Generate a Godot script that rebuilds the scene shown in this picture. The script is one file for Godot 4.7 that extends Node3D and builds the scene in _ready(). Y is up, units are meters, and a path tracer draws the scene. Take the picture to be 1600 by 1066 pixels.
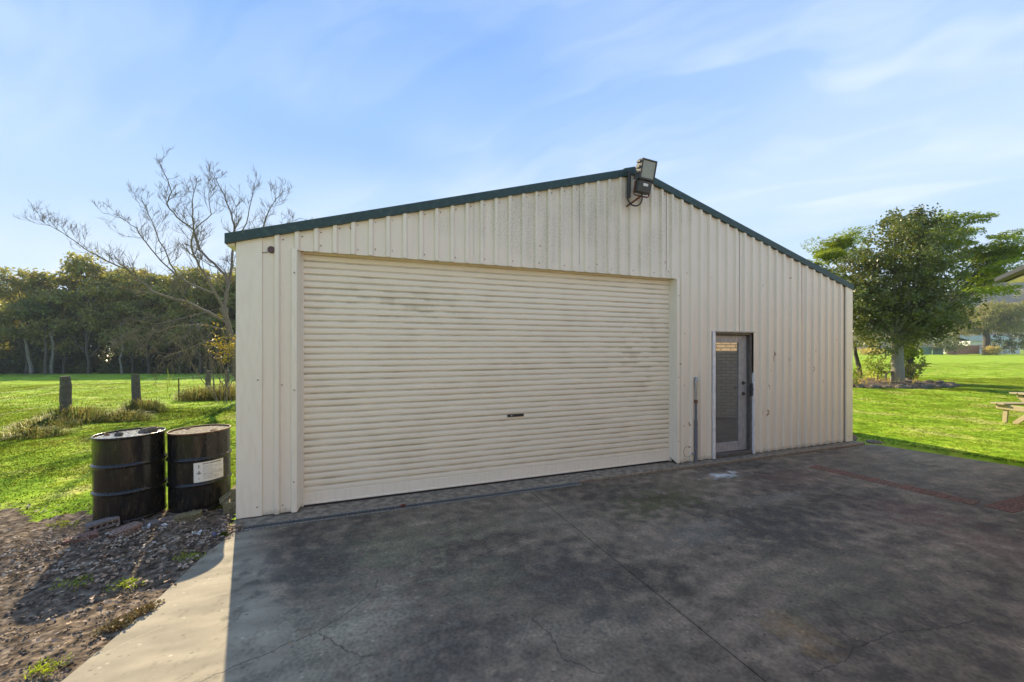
extends Node3D
# Metres, y up. World: the camera stands at x 0, z 0, looking along -z. Shed frame: a along the front wall from its left corner, d out from the wall.

const SHED_AT := Vector3(-2.877, 0.0, -4.162)
const SHED_TURN := 0.35522          # the front wall runs away to the right
const U := Vector3(0.9376, 0.0, -0.3478)
const D := Vector3(0.3478, 0.0, 0.9376)
const RAKE := 0.29                  # roof pitch, rise over run
const EAVE := 2.91

var M := {}
var used := {}

class MB:                           # collects triangles with normals, uvs and colours; one ArrayMesh
	var v := PackedVector3Array()
	var n := PackedVector3Array()
	var t := PackedVector2Array()
	var c := PackedColorArray()
	var ix := PackedInt32Array()
	var col := Color.WHITE
	func tri(a: Vector3, b: Vector3, e: Vector3) -> void:      # counter-clockwise seen from outside
		var k := v.size()
		var nn := (b - a).cross(e - a).normalized()
		v.append(a); v.append(b); v.append(e)
		for i in 3:
			n.append(nn); t.append(Vector2.ZERO); c.append(col)
		ix.append(k); ix.append(k + 2); ix.append(k + 1)
	func quad(a: Vector3, b: Vector3, e: Vector3, f: Vector3, ua := Vector2.ZERO, ub := Vector2.RIGHT, ue := Vector2.ONE, uf := Vector2.DOWN) -> void:
		var k := v.size()
		var nn := (e - a).cross(f - b).normalized()
		v.append(a); v.append(b); v.append(e); v.append(f)
		t.append(ua); t.append(ub); t.append(ue); t.append(uf)
		for i in 4:
			n.append(nn); c.append(col)
		ix.append(k); ix.append(k + 2); ix.append(k + 1); ix.append(k); ix.append(k + 3); ix.append(k + 2)
	func box(ctr: Vector3, size: Vector3, b := Basis(), bev := 0.0) -> void:   # a box with chamfered edges
		var h := size / 2
		bev = minf(bev, minf(h.x, minf(h.y, h.z)) * 0.9)
		var ax := [Vector3.RIGHT, Vector3.UP, Vector3.BACK]
		for i in 3:
			var p: Vector3 = ax[i]
			var q: Vector3 = ax[(i + 1) % 3]
			var r: Vector3 = ax[(i + 2) % 3]
			var hq: float = h[(i + 1) % 3] - bev
			var hr: float = h[(i + 2) % 3] - bev
			for s in [1.0, -1.0]:
				var o: Vector3 = p * h[i] * s
				quad(ctr + b * (o - q * hq * s - r * hr), ctr + b * (o + q * hq * s - r * hr), ctr + b * (o + q * hq * s + r * hr), ctr + b * (o - q * hq * s + r * hr))
			if bev > 0.0:
				for s in [1.0, -1.0]:
					for w in [1.0, -1.0]:          # the edge between faces q*s and r*w, along p
						var e1: Vector3 = q * h[(i + 1) % 3] * s + r * (h[(i + 2) % 3] - bev) * w
						var e2: Vector3 = q * (h[(i + 1) % 3] - bev) * s + r * h[(i + 2) % 3] * w
						var l: Vector3 = p * (h[i] - bev) * s * w
						quad(ctr + b * (e1 - l), ctr + b * (e1 + l), ctr + b * (e2 + l), ctr + b * (e2 - l))
		if bev > 0.0:
			for sx in [1.0, -1.0]:
				for sy in [1.0, -1.0]:
					for sz in [1.0, -1.0]:
						var cx := Vector3(h.x * sx, (h.y - bev) * sy, (h.z - bev) * sz)
						var cy := Vector3((h.x - bev) * sx, h.y * sy, (h.z - bev) * sz)
						var cz := Vector3((h.x - bev) * sx, (h.y - bev) * sy, h.z * sz)
						if sx * sy * sz > 0:
							tri(ctr + b * cx, ctr + b * cy, ctr + b * cz)
						else:
							tri(ctr + b * cx, ctr + b * cz, ctr + b * cy)
	func tube(p: PackedVector3Array, r: PackedFloat32Array, sides := 6, cap := false) -> void:
		var side := Vector3.ZERO
		var first := v.size()
		for i in p.size():
			var dir := (p[mini(i + 1, p.size() - 1)] - p[maxi(i - 1, 0)]).normalized()
			if i == 0:
				side = dir.cross(Vector3.UP if absf(dir.y) < 0.9 else Vector3.RIGHT).normalized()
			else:
				side = (side - dir * side.dot(dir)).normalized()
			var up := dir.cross(side)
			for k in sides + 1:
				var ang := TAU * k / sides
				var nn := side * cos(ang) + up * sin(ang)
				v.append(p[i] + nn * r[i]); n.append(nn); t.append(Vector2(float(k) / sides, i)); c.append(col)
		for i in p.size() - 1:
			for k in sides:
				var a := first + i * (sides + 1) + k
				var b := a + sides + 1
				ix.append(a); ix.append(b); ix.append(a + 1); ix.append(b); ix.append(b + 1); ix.append(a + 1)
		if cap:
			for e in [0, p.size() - 1]:
				var k0: int = first + e * (sides + 1)
				for k in range(1, sides - 1):
					if e == 0:
						tri(v[k0], v[k0 + k + 1], v[k0 + k])
					else:
						tri(v[k0], v[k0 + k], v[k0 + k + 1])
	func lathe(prof: PackedVector2Array, segs := 32, at := Vector3.ZERO, b := Basis(), a0 := 0.0, a1 := TAU) -> void:   # (radius, height), going up the outside; hard edges where a point is repeated
		var first := v.size()
		var m := prof.size()
		for i in m:
			var q := prof[mini(i + 1, m - 1)] if i + 1 < m and prof[i + 1] != prof[i] else prof[i]
			var p := prof[i - 1] if i > 0 and prof[i - 1] != prof[i] else prof[i]
			var tan := (q - p).normalized()
			var nr := Vector2(tan.y, -tan.x)
			for k in segs + 1:
				var ang := lerpf(a0, a1, float(k) / segs)
				var rad := Vector3(cos(ang), 0, -sin(ang))
				v.append(at + b * (rad * prof[i].x + Vector3.UP * prof[i].y)); n.append(b * (rad * nr.x + Vector3.UP * nr.y).normalized())
				t.append(Vector2(float(k) / segs, prof[i].y)); c.append(col)
		for i in m - 1:
			if prof[i] == prof[i + 1]:
				continue
			for k in segs:
				var a := first + i * (segs + 1) + k
				var bb := a + segs + 1
				ix.append(a); ix.append(bb); ix.append(a + 1); ix.append(a + 1); ix.append(bb); ix.append(bb + 1)
	func leaf(p: Vector3, along: Vector3, across: Vector3) -> void:    # a kite of two triangles, slightly folded
		var k := v.size()
		var nn := along.cross(across).normalized()
		var mid := p + along * 0.45
		var dip := nn * across.length() * 0.35
		v.append(p); v.append(mid + across - dip); v.append(p + along); v.append(mid - across - dip)
		for i in 4:
			n.append(nn); t.append(Vector2.ZERO); c.append(col)
		ix.append(k); ix.append(k + 1); ix.append(k + 2); ix.append(k); ix.append(k + 2); ix.append(k + 3)
	func mesh() -> ArrayMesh:
		var arr := []
		arr.resize(Mesh.ARRAY_MAX)
		arr[Mesh.ARRAY_VERTEX] = v; arr[Mesh.ARRAY_NORMAL] = n; arr[Mesh.ARRAY_TEX_UV] = t; arr[Mesh.ARRAY_COLOR] = c; arr[Mesh.ARRAY_INDEX] = ix
		var am := ArrayMesh.new()
		am.add_surface_from_arrays(Mesh.PRIMITIVE_TRIANGLES, arr)
		return am

# ------------------------------------------------------------------ naming
func numbered(called: String) -> String:
	var k: int = used.get(called, 0)
	used[called] = k + 1
	return called if k == 0 else "%s_%03d" % [called, k]

func tag(o: Node, label: String, category := "", group := "", kind := "") -> Node:
	if label: o.set_meta("label", label)
	if category: o.set_meta("category", category)
	if group: o.set_meta("group", group)
	if kind: o.set_meta("kind", kind)
	return o

func thing(called: String, label: String, category: String, at := Vector3.ZERO, turn := 0.0, group := "") -> Node3D:
	var o := Node3D.new()
	o.name = numbered(called)
	add_child(o)
	o.position = at
	o.rotation.y = turn
	tag(o, label, category, group)
	return o

func put(called: String, mesh: Mesh, m: Material, parent: Node3D = null) -> MeshInstance3D:
	var o := MeshInstance3D.new()
	o.mesh = mesh
	o.material_override = m
	if parent == null:
		o.name = numbered(called)
		add_child(o)
	else:
		var k := 0
		var nm := called
		while parent.has_node(nm):
			k += 1
			nm = "%s_%03d" % [called, k]
		o.name = nm
		parent.add_child(o, true)
	return o

func struct(o: Node, label: String) -> Node:
	return tag(o, label, "", "", "structure")

func copy(src: Node3D, at: Vector3, turn: float, size: float, label: String, group := "") -> Node3D:
	var o: Node3D = src.duplicate()
	var base := String(src.name)
	if base.length() > 4 and base[-4] == "_" and base.right(3).is_valid_int():
		base = base.left(-4)
	o.name = numbered(base)
	add_child(o)
	o.position = at
	o.rotation.y = turn
	o.scale = Vector3.ONE * size
	o.set_meta("label", label)
	if group: o.set_meta("group", group)
	return o

func many(called: String, mesh: Mesh, m: Material, where: Array, tints: Array, parent: Node3D = null) -> MultiMeshInstance3D:
	var mm := MultiMesh.new()
	mm.transform_format = MultiMesh.TRANSFORM_3D
	mm.use_colors = tints.size() > 0
	mm.mesh = mesh
	mm.instance_count = where.size()
	for i in where.size():
		mm.set_instance_transform(i, where[i])
		if tints.size() > 0:
			mm.set_instance_color(i, tints[i])
	var o := MultiMeshInstance3D.new()
	o.multimesh = mm
	o.material_override = m
	if parent == null:
		o.name = numbered(called)
		add_child(o)
	else:
		o.name = called
		parent.add_child(o, true)
	o.set_meta("kind", "stuff")
	return o

# ------------------------------------------------------------------ places
func sp(a: float, y: float, d: float) -> Vector3:                    # shed frame -> world
	return SHED_AT + U * a + Vector3.UP * y + D * d

func to_shed(x: float, z: float) -> Vector2:                         # world -> (a, d)
	var p := Vector3(x, 0, z) - SHED_AT
	return Vector2(p.dot(U), p.dot(D))

var hill_noise: FastNoiseLite
func ground_y(x: float, zf: float) -> float:                         # zf: metres ahead of the camera
	var t := smoothstep(-3.0, -12.0, x)
	var y := -0.055 - 0.04 * maxf(0.0, minf(zf, 90.0) - 5.0) * t
	var s := to_shed(x, -zf)
	var near_slab := 1.0 if (s.x > -0.3 and s.y > -13.0 and s.x < 10.6 + maxf(0.0, s.y) * 0.3) else 0.0
	if near_slab > 0.0:
		return -0.27
	y += 0.03 * hill_noise.get_noise_2d(x * 6.0, zf * 6.0) + 0.25 * t * smoothstep(8.0, 30.0, zf) * hill_noise.get_noise_2d(x, zf)
	return y

# ------------------------------------------------------------------ materials
func noise(seed_: int, freq: float, oct := 5, kind := FastNoiseLite.TYPE_SIMPLEX_SMOOTH) -> FastNoiseLite:
	var f := FastNoiseLite.new()
	f.seed = seed_
	f.noise_type = kind
	f.frequency = freq
	f.fractal_type = FastNoiseLite.FRACTAL_FBM if oct > 1 else FastNoiseLite.FRACTAL_NONE
	f.fractal_octaves = oct
	return f

func lin(r: float, g: float, b: float) -> Color:
	return Color(r, g, b).linear_to_srgb()

func ramp_tex(seed_: int, freq: float, stops: Array, size := 512, oct := 5) -> NoiseTexture2D:   # stops: [offset, linear colour]
	var g := Gradient.new()
	var offs := PackedFloat32Array()
	var cols := PackedColorArray()
	for s in stops:
		offs.append(s[0])
		cols.append((s[1] as Color).linear_to_srgb())
	g.offsets = offs
	g.colors = cols
	var nt := NoiseTexture2D.new()
	nt.width = size
	nt.height = size
	nt.seamless = true
	nt.noise = noise(seed_, freq, oct)
	nt.color_ramp = g
	return nt

func grey_tex(seed_: int, freq: float, lo := 0.0, hi := 1.0, size := 512, oct := 5) -> NoiseTexture2D:
	return ramp_tex(seed_, freq, [[0.0, Color(lo, lo, lo).srgb_to_linear()], [1.0, Color(hi, hi, hi).srgb_to_linear()]], size, oct)

func mat(called: String, col: Color, rough := 0.8, metal := 0.0) -> StandardMaterial3D:      # col is linear
	var m := StandardMaterial3D.new()
	m.resource_name = called
	m.albedo_color = col.linear_to_srgb()
	m.roughness = rough
	m.metallic = metal
	return m

func mottled(called: String, seed_: int, scale: Vector3, stops: Array, rough := 0.8, bump := 0.0, freq := 0.02, world := false) -> StandardMaterial3D:
	var m := mat(called, Color.WHITE, rough)
	m.albedo_texture = ramp_tex(seed_, freq, stops)
	m.uv1_triplanar = true
	m.uv1_world_triplanar = world
	m.uv1_scale = scale
	if bump > 0.0:
		m.heightmap_enabled = true
		m.heightmap_texture = grey_tex(seed_ + 50, freq * 2.0)
		m.heightmap_scale = bump
	return m

func leafy(called: String, col: Color, back := 0.5) -> StandardMaterial3D:
	var m := mat(called, col, 0.55)
	m.vertex_color_use_as_albedo = true
	m.backlight_enabled = true
	m.backlight = Color(back, back, back * 0.7)
	return m

func bytes_of(f: FastNoiseLite, w: int, h: int, seamless := false) -> PackedByteArray:
	var im := f.get_seamless_image(w, h) if seamless else f.get_image(w, h, false, false, true)
	im.convert(Image.FORMAT_L8)
	return im.get_data()

func tex_of(w: int, h: int, data: PackedByteArray) -> ImageTexture:
	return ImageTexture.create_from_image(Image.create_from_data(w, h, false, Image.FORMAT_RGB8, data))

func enc(x: float) -> int:          # linear -> sRGB byte
	return clampi(int(pow(clampf(x, 0.0, 1.0), 0.4545) * 255.0), 0, 255)

# ------------------------------------------------------------------ camera, sky, sun
const EXPOSURE := 2.12
const SUN_ENERGY := 1.5
const SKY_ENERGY := 0.77

func light_and_camera() -> void:
	var cam := Camera3D.new()
	cam.name = "camera"
	add_child(cam)
	cam.position = Vector3(0, 1.8, 0)
	var near := 0.05
	cam.set_frustum(2.0 * near * 533.0 / 622.0, Vector2(0, near * 10.0 / 622.0), near, 2000.0)
	cam.current = true
	var env := Environment.new()
	env.background_mode = Environment.BG_SKY
	env.tonemap_mode = Environment.TONE_MAPPER_LINEAR
	env.tonemap_exposure = EXPOSURE
	env.background_energy_multiplier = SKY_ENERGY
	env.fog_enabled = true
	env.fog_density = 0.00045
	env.fog_light_color = Color(0.86, 0.91, 0.97)
	env.sdfgi_enabled = true
	env.ssao_enabled = true
	env.ssil_enabled = true
	var sky := Sky.new()
	var pm := PanoramaSkyMaterial.new()
	pm.panorama = sky_picture()
	sky.sky_material = pm
	env.sky = sky
	var we := WorldEnvironment.new()
	we.name = "world_environment"
	we.environment = env
	add_child(we)
	var sun := DirectionalLight3D.new()
	sun.name = "sun"
	sun.light_energy = SUN_ENERGY
	sun.light_color = Color(1.0, 0.92, 0.77)
	sun.light_angular_distance = 0.5
	sun.shadow_enabled = true
	add_child(sun)
	var az := deg_to_rad(-33.4)
	var el := deg_to_rad(28.5)
	var to_sun := Vector3(sin(az) * cos(el), sin(el), -cos(az) * cos(el))
	sun.look_at_from_position(to_sun * 50.0, Vector3.ZERO)

func sky_picture() -> ImageTexture:            # blue winter sky with thin high cloud, the same all the way round
	var w := 2048
	var h := 1024
	var data := PackedByteArray()
	data.resize(w * h * 3)
	var thread := noise(13, 1.6, 5)
	var veil := noise(11, 0.55, 4)
	var wisp := noise(12, 1.3, 5)
	var stops := [[0.0, Vector3(0.54, 0.63, 0.73)], [0.12, Vector3(0.45, 0.57, 0.72)], [0.28, Vector3(0.345, 0.49, 0.70)], [0.45, Vector3(0.225, 0.385, 0.67)], [0.66, Vector3(0.125, 0.285, 0.62)], [1.0, Vector3(0.115, 0.27, 0.60)]]
	for y in h:
		var el := (0.5 - (y + 0.5) / h) * PI
		var sy := sin(maxf(el, 0.0))
		var base: Vector3 = stops[0][1]
		for k in stops.size() - 1:
			if sy >= stops[k][0]:
				base = (stops[k][1] as Vector3).lerp(stops[k + 1][1], smoothstep(0.0, 1.0, (sy - stops[k][0]) / (stops[k + 1][0] - stops[k][0])))
		if el < -0.03:
			var row := [enc(base.x * 0.6), enc(base.y * 0.55), enc(base.z * 0.5)]
			for x in w:
				var q := (y * w + x) * 3
				data[q] = row[0]; data[q + 1] = row[1]; data[q + 2] = row[2]
			continue
		var far := 1.0 / (sy + 0.16)
		var ce := cos(el)
		for x in w:
			var az := (x + 0.5) / w * TAU
			var px := sin(az) * ce * far
			var pz := -cos(az) * ce * far
			var s := px * 0.86 + pz * 0.5         # cloud streaks lie along this line
			var r := -px * 0.5 + pz * 0.86
			var a := veil.get_noise_2d(s * 0.55 + 3.0, r * 0.9) * 0.5 + 0.5
			var bb := wisp.get_noise_2d(s * 0.45, r * 1.5 + a * 1.6)
			var cl := smoothstep(0.30, 0.80, a) * 0.30 + maxf(0.0, bb) * smoothstep(0.30, 0.75, a) * 0.65
			cl += maxf(0.0, thread.get_noise_2d(s * 0.30 + a, r * 2.4 + bb * 0.8)) * smoothstep(0.30, 0.65, a) * 0.42
			cl = clampf(cl, 0.0, 0.8)
			var i := (y * w + x) * 3
			data[i] = enc(lerpf(base.x, 0.60, cl)); data[i + 1] = enc(lerpf(base.y, 0.66, cl)); data[i + 2] = enc(lerpf(base.z, 0.74, cl))
	return tex_of(w, h, data)

# ------------------------------------------------------------------ materials
func make_materials() -> void:
	hill_noise = noise(5, 0.035, 3)
	M.cream_trim = mottled("cream trim", 21, Vector3(1.5, 0.3, 1.5), [[0.2, Color(0.77, 0.70, 0.56)], [0.5, Color(0.80, 0.735, 0.595)], [0.8, Color(0.81, 0.745, 0.61)]], 0.42)
	M.white_trim = mottled("white trim", 22, Vector3(1.5, 0.5, 1.5), [[0.2, Color(0.60, 0.60, 0.60)], [0.5, Color(0.76, 0.76, 0.76)]], 0.4)
	M.green = mottled("green trim", 23, Vector3(1.2, 1.2, 1.2), [[0.25, Color(0.013, 0.038, 0.032)], [0.6, Color(0.016, 0.048, 0.040)], [0.85, Color(0.04, 0.068, 0.056)]], 0.45)
	M.roof = mat("green roof", Color(0.03, 0.1, 0.085), 0.4)
	M.inside = mat("shed inside", Color(0.2, 0.19, 0.17), 0.9)
	M.screw = mat("screw", Color(0.10, 0.085, 0.07), 0.5, 0.3)
	M.steel = mottled("galvanised steel", 24, Vector3(4, 4, 4), [[0.3, Color(0.25, 0.26, 0.27)], [0.7, Color(0.45, 0.46, 0.47)]], 0.4)
	M.steel.metallic = 0.6
	M.zinc = mottled("weathered zinc", 240, Vector3(4, 4, 4), [[0.3, Color(0.13, 0.135, 0.125)], [0.7, Color(0.28, 0.29, 0.27)]], 0.5)
	M.black_metal = mat("black metal", Color(0.02, 0.02, 0.022), 0.6)
	M.lamp_body = mottled("weathered lamp body", 25, Vector3(8, 8, 8), [[0.3, Color(0.035, 0.035, 0.035)], [0.7, Color(0.08, 0.075, 0.065)]], 0.6)
	M.rust = mottled("rusty steel", 26, Vector3(6, 6, 6), [[0.3, Color(0.10, 0.035, 0.02)], [0.7, Color(0.20, 0.08, 0.04)]], 0.85)
	M.lamp_glass = mottled("dusty lamp glass", 27, Vector3(7, 7, 7), [[0.3, Color(0.25, 0.26, 0.22)], [0.7, Color(0.36, 0.37, 0.31)]], 0.25)
	M.door_grey = mottled("grey aluminium", 28, Vector3(2, 0.6, 2), [[0.3, Color(0.30, 0.29, 0.28)], [0.7, Color(0.38, 0.37, 0.36)]], 0.45)
	M.frame_brown = mottled("bronze aluminium", 29, Vector3(2, 1, 2), [[0.3, Color(0.09, 0.08, 0.07)], [0.7, Color(0.14, 0.125, 0.11)]], 0.5)
	M.mirror_glass = mat("reflective door glass", Color(0.34, 0.34, 0.33), 0.03, 0.75)
	M.conduit = mottled("grey conduit", 30, Vector3(3, 1, 3), [[0.3, Color(0.10, 0.11, 0.13)], [0.7, Color(0.17, 0.18, 0.2)]], 0.55)
	M.plinth = mottled("damp concrete edge", 31, Vector3(0.9, 0.9, 0.9), [[0.2, Color(0.15, 0.122, 0.085)], [0.5, Color(0.22, 0.18, 0.125)], [0.8, Color(0.31, 0.26, 0.185)]], 0.85, 0.0, 0.02, true)
	M.paver = []
	for k in 4:
		M.paver.append(mottled("red paver", 32 + k, Vector3(3, 3, 3), [[0.2, Color(0.10, 0.055, 0.036)], [0.55, Color(0.19 + 0.02 * k, 0.098, 0.062)], [0.8, Color(0.25, 0.155, 0.105)]], 0.9, 0.5))
	M.clay = [mottled("grey brick", 40, Vector3(5, 5, 5), [[0.2, Color(0.12, 0.10, 0.09)], [0.6, Color(0.24, 0.20, 0.18)], [0.85, Color(0.32, 0.29, 0.26)]], 0.95, 0.5),
		mottled("red brick", 41, Vector3(5, 5, 5), [[0.2, Color(0.14, 0.065, 0.045)], [0.6, Color(0.28, 0.15, 0.11)], [0.85, Color(0.33, 0.22, 0.18)]], 0.95, 0.5),
		mottled("pink brick", 42, Vector3(5, 5, 5), [[0.2, Color(0.13, 0.085, 0.065)], [0.5, Color(0.27, 0.17, 0.13)], [0.85, Color(0.36, 0.3, 0.25)]], 0.95, 0.5),
		mottled("mossy stone", 43, Vector3(5, 5, 5), [[0.2, Color(0.10, 0.09, 0.04)], [0.5, Color(0.22, 0.19, 0.10)], [0.85, Color(0.33, 0.28, 0.17)]], 0.95, 0.6)]
	M.grass_sheet = mottled("grass ground", 50, Vector3(0.11, 0.11, 0.11), [[0.15, Color(0.23, 0.37, 0.032)], [0.42, Color(0.31, 0.48, 0.036)], [0.62, Color(0.41, 0.53, 0.06)], [0.82, Color(0.53, 0.55, 0.15)]], 0.95, 0.0, 0.012, true)
	M.grass_sheet.metallic_specular = 0.1
	M.grass_sheet.detail_enabled = true
	M.grass_sheet.detail_albedo = ramp_tex(51, 0.07, [[0.2, Color(0.5, 0.58, 0.45)], [0.45, Color(0.9, 0.95, 0.9)], [0.6, Color(1.0, 1.0, 1.0)], [0.85, Color(1.0, 0.86, 1.0)]])
	M.grass_sheet.detail_blend_mode = BaseMaterial3D.BLEND_MODE_MUL
	M.grass_sheet.uv2_triplanar = true
	M.grass_sheet.uv2_world_triplanar = true
	M.grass_sheet.uv2_scale = Vector3(0.7, 0.7, 0.7)
	M.grass_sheet.heightmap_enabled = true
	M.grass_sheet.heightmap_texture = grey_tex(52, 0.06)
	M.grass_sheet.heightmap_scale = 3.0
	M.blade = leafy("grass blades", Color(0.56, 0.78, 0.05), 1.0)
	M.moss = leafy("dry moss", Color(0.30, 0.22, 0.085), 0.3)
	M.straw = leafy("dry grass", Color(0.74, 0.60, 0.20), 1.0)
	M.dirt = mottled("dirt and mulch", 53, Vector3(0.55, 0.55, 0.55), [[0.15, Color(0.14, 0.105, 0.075)], [0.5, Color(0.31, 0.235, 0.165)], [0.75, Color(0.44, 0.345, 0.245)], [0.92, Color(0.56, 0.46, 0.34)]], 0.95, 1.2, 0.03, true)
	M.dirt.metallic_specular = 0.15
	M.dirt.detail_enabled = true
	M.dirt.detail_albedo = grey_tex(54, 0.05, 0.45, 1.0)
	M.dirt.detail_blend_mode = BaseMaterial3D.BLEND_MODE_MUL
	M.dirt.uv2_triplanar = true
	M.dirt.uv2_world_triplanar = true
	M.dirt.uv2_scale = Vector3(1.9, 1.9, 1.9)
	M.litter = mat("leaf litter", Color.WHITE, 0.85)
	M.litter.vertex_color_use_as_albedo = true
	M.post = mottled("weathered timber", 60, Vector3(5, 0.6, 5), [[0.2, Color(0.05, 0.045, 0.035)], [0.6, Color(0.12, 0.105, 0.08)], [0.85, Color(0.2, 0.18, 0.14)]], 0.95, 0.8)
	M.pine = mottled("treated pine", 61, Vector3(0.8, 5, 5), [[0.2, Color(0.30, 0.24, 0.13)], [0.6, Color(0.46, 0.38, 0.23)], [0.85, Color(0.52, 0.45, 0.28)]], 0.8, 0.3)
	M.bark_bare = mottled("grey brown bark", 62, Vector3(2, 1, 2), [[0.2, Color(0.09, 0.068, 0.05)], [0.6, Color(0.20, 0.155, 0.12)], [0.85, Color(0.30, 0.245, 0.20)]], 0.9, 0.6)
	M.bark_gum = mottled("pale gum bark", 63, Vector3(0.8, 0.3, 0.8), [[0.2, Color(0.10, 0.085, 0.065)], [0.6, Color(0.22, 0.195, 0.16)], [0.85, Color(0.34, 0.31, 0.26)]], 0.9, 0.6)
	M.bark_dark = mottled("dark bark", 64, Vector3(1, 0.4, 1), [[0.2, Color(0.05, 0.042, 0.033)], [0.6, Color(0.12, 0.10, 0.08)], [0.85, Color(0.18, 0.16, 0.13)]], 0.95, 0.8)
	M.bark_mottled = mottled("lichen covered bark", 65, Vector3(2.5, 1.5, 2.5), [[0.2, Color(0.11, 0.10, 0.075)], [0.5, Color(0.24, 0.23, 0.19)], [0.85, Color(0.45, 0.44, 0.39)]], 0.9, 0.6, 0.03)
	M.leaf_gum = leafy("gum leaves", Color(0.33, 0.315, 0.11), 1.0)
	M.leaf_dark = leafy("dark leaves", Color(0.165, 0.19, 0.055), 0.85)
	M.leaf_dark.roughness = 0.4
	M.leaf_bright = leafy("bright leaves", Color(0.33, 0.41, 0.05), 1.0)
	M.leaf_yellow = leafy("yellow leaves", Color(0.50, 0.34, 0.03), 0.7)
	M.drum = drum_paint()
	M.rim_rust = mottled("rusty rim", 71, Vector3(5, 5, 5), [[0.3, Color(0.03, 0.026, 0.022)], [0.55, Color(0.12, 0.055, 0.025)], [0.8, Color(0.32, 0.15, 0.05)]], 0.7)
	M.mortar = mat("mortar", Color(0.35, 0.31, 0.26), 0.95)
	M.stone = mottled("grey stone", 72, Vector3(3, 3, 3), [[0.2, Color(0.08, 0.065, 0.045)], [0.6, Color(0.17, 0.145, 0.11)], [0.85, Color(0.27, 0.235, 0.18)]], 0.95, 0.8)
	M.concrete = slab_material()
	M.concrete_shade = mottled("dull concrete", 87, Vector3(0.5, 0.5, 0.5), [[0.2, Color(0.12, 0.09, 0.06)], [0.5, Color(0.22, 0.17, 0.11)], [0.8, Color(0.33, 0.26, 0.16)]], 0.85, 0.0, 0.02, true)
	M.concrete_sunlit = mottled("sunlit tan concrete", 88, Vector3(0.5, 0.5, 0.5), [[0.2, Color(0.38, 0.33, 0.23)], [0.8, Color(0.46, 0.40, 0.28)]], 0.85, 0.0, 0.02, true)  # sunlit tone put into the colour; unseen, bounces light onto the shed
	M.wall = wall_material()
	M.curtain = curtain_material()

func drum_paint() -> StandardMaterial3D:
	var m := mottled("black drum paint", 70, Vector3(1.6, 0.35, 1.6), [[0.35, Color(0.010, 0.010, 0.010)], [0.6, Color(0.016, 0.014, 0.012)], [0.8, Color(0.032, 0.026, 0.018)], [0.95, Color(0.065, 0.05, 0.033)]], 1.0)
	m.roughness_texture = grey_tex(73, 0.02, 0.10, 0.36)
	return m

# stains on the driveway slab, each [a, d, half length, half width, r, g, b, strength], read off the photograph
const STAINS := [[6.05, 0.64, 0.36, 0.11, 0.50, 0.54, 0.70, 1.15], [6.6, 0.62, 0.35, 0.06, 0.30, 0.24, 0.20, 0.7], [4.64, 1.06, 0.55, 0.30, 0.085, 0.085, 0.03, 0.8], [4.1, 1.2, 0.4, 0.3, 0.07, 0.075, 0.035, 0.6],
	[5.2, 0.75, 0.7, 0.3, 0.17, 0.15, 0.11, 0.5], [1.42, 1.2, 0.5, 0.35, 0.20, 0.20, 0.155, 0.7], [1.05, 2.2, 0.65, 0.7, 0.27, 0.25, 0.225, 0.9], [1.6, 1.0, 0.7, 0.35, 0.21, 0.20, 0.155, 0.6], [2.6, 2.7, 0.5, 0.5, 0.20, 0.18, 0.16, 0.6], [2.1, 1.9, 0.45, 0.4, 0.19, 0.18, 0.15, 0.5], [2.3, 1.0, 0.5, 0.2, 0.19, 0.18, 0.14, 0.6],
	[7.0, 1.06, 0.9, 0.35, 0.16, 0.095, 0.085, 0.7], [6.97, 2.32, 0.5, 0.4, 0.16, 0.085, 0.09, 0.6], [0.8, 1.2, 0.5, 0.5, 0.055, 0.05, 0.055, 0.7], [5.2, 2.1, 0.9, 0.5, 0.065, 0.06, 0.065, 0.6], [2.83, 2.1, 0.35, 0.5, 0.075, 0.068, 0.075, 0.6],
	[3.85, 3.15, 0.16, 0.25, 0.20, 0.13, 0.06, 0.6], [4.7, 2.9, 0.8, 0.5, 0.17, 0.16, 0.135, 0.6], [1.75, 2.5, 0.4, 0.4, 0.085, 0.075, 0.08, 0.6], [4.37, 1.86, 0.5, 0.2, 0.23, 0.225, 0.235, 0.6], [6.75, 3.0, 0.5, 0.4, 0.17, 0.10, 0.095, 0.5],
	[8.6, 1.4, 1.4, 0.9, 0.17, 0.165, 0.15, 0.6], [10.0, 1.2, 0.9, 1.2, 0.24, 0.225, 0.185, 0.7], [0.55, 3.0, 0.5, 0.9, 0.16, 0.15, 0.14, 0.5], [5.9, 1.5, 0.7, 0.12, 0.24, 0.235, 0.24, 0.6], [3.1, 1.0, 0.5, 0.3, 0.17, 0.16, 0.145, 0.6]]
const CRACKS := [[0.2, 2.35, 0.593, 2.205, 0.948, 2.089, 1.15, 1.935, 1.30, 1.78, 1.36, 1.6], [0.986, 2.103, 1.068, 2.222, 1.217, 2.385, 1.32, 2.42], [3.586, 3.411, 3.9, 3.40, 4.084, 3.369, 4.383, 3.363, 4.6, 3.42, 5.1, 3.5], [4.38, 3.363, 4.33, 3.2, 4.4, 3.0], [2.0, 1.62, 2.261, 1.528, 2.597, 1.443], [2.30, 2.45, 2.36, 2.613, 2.34, 2.827, 2.5, 3.0]]

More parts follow.
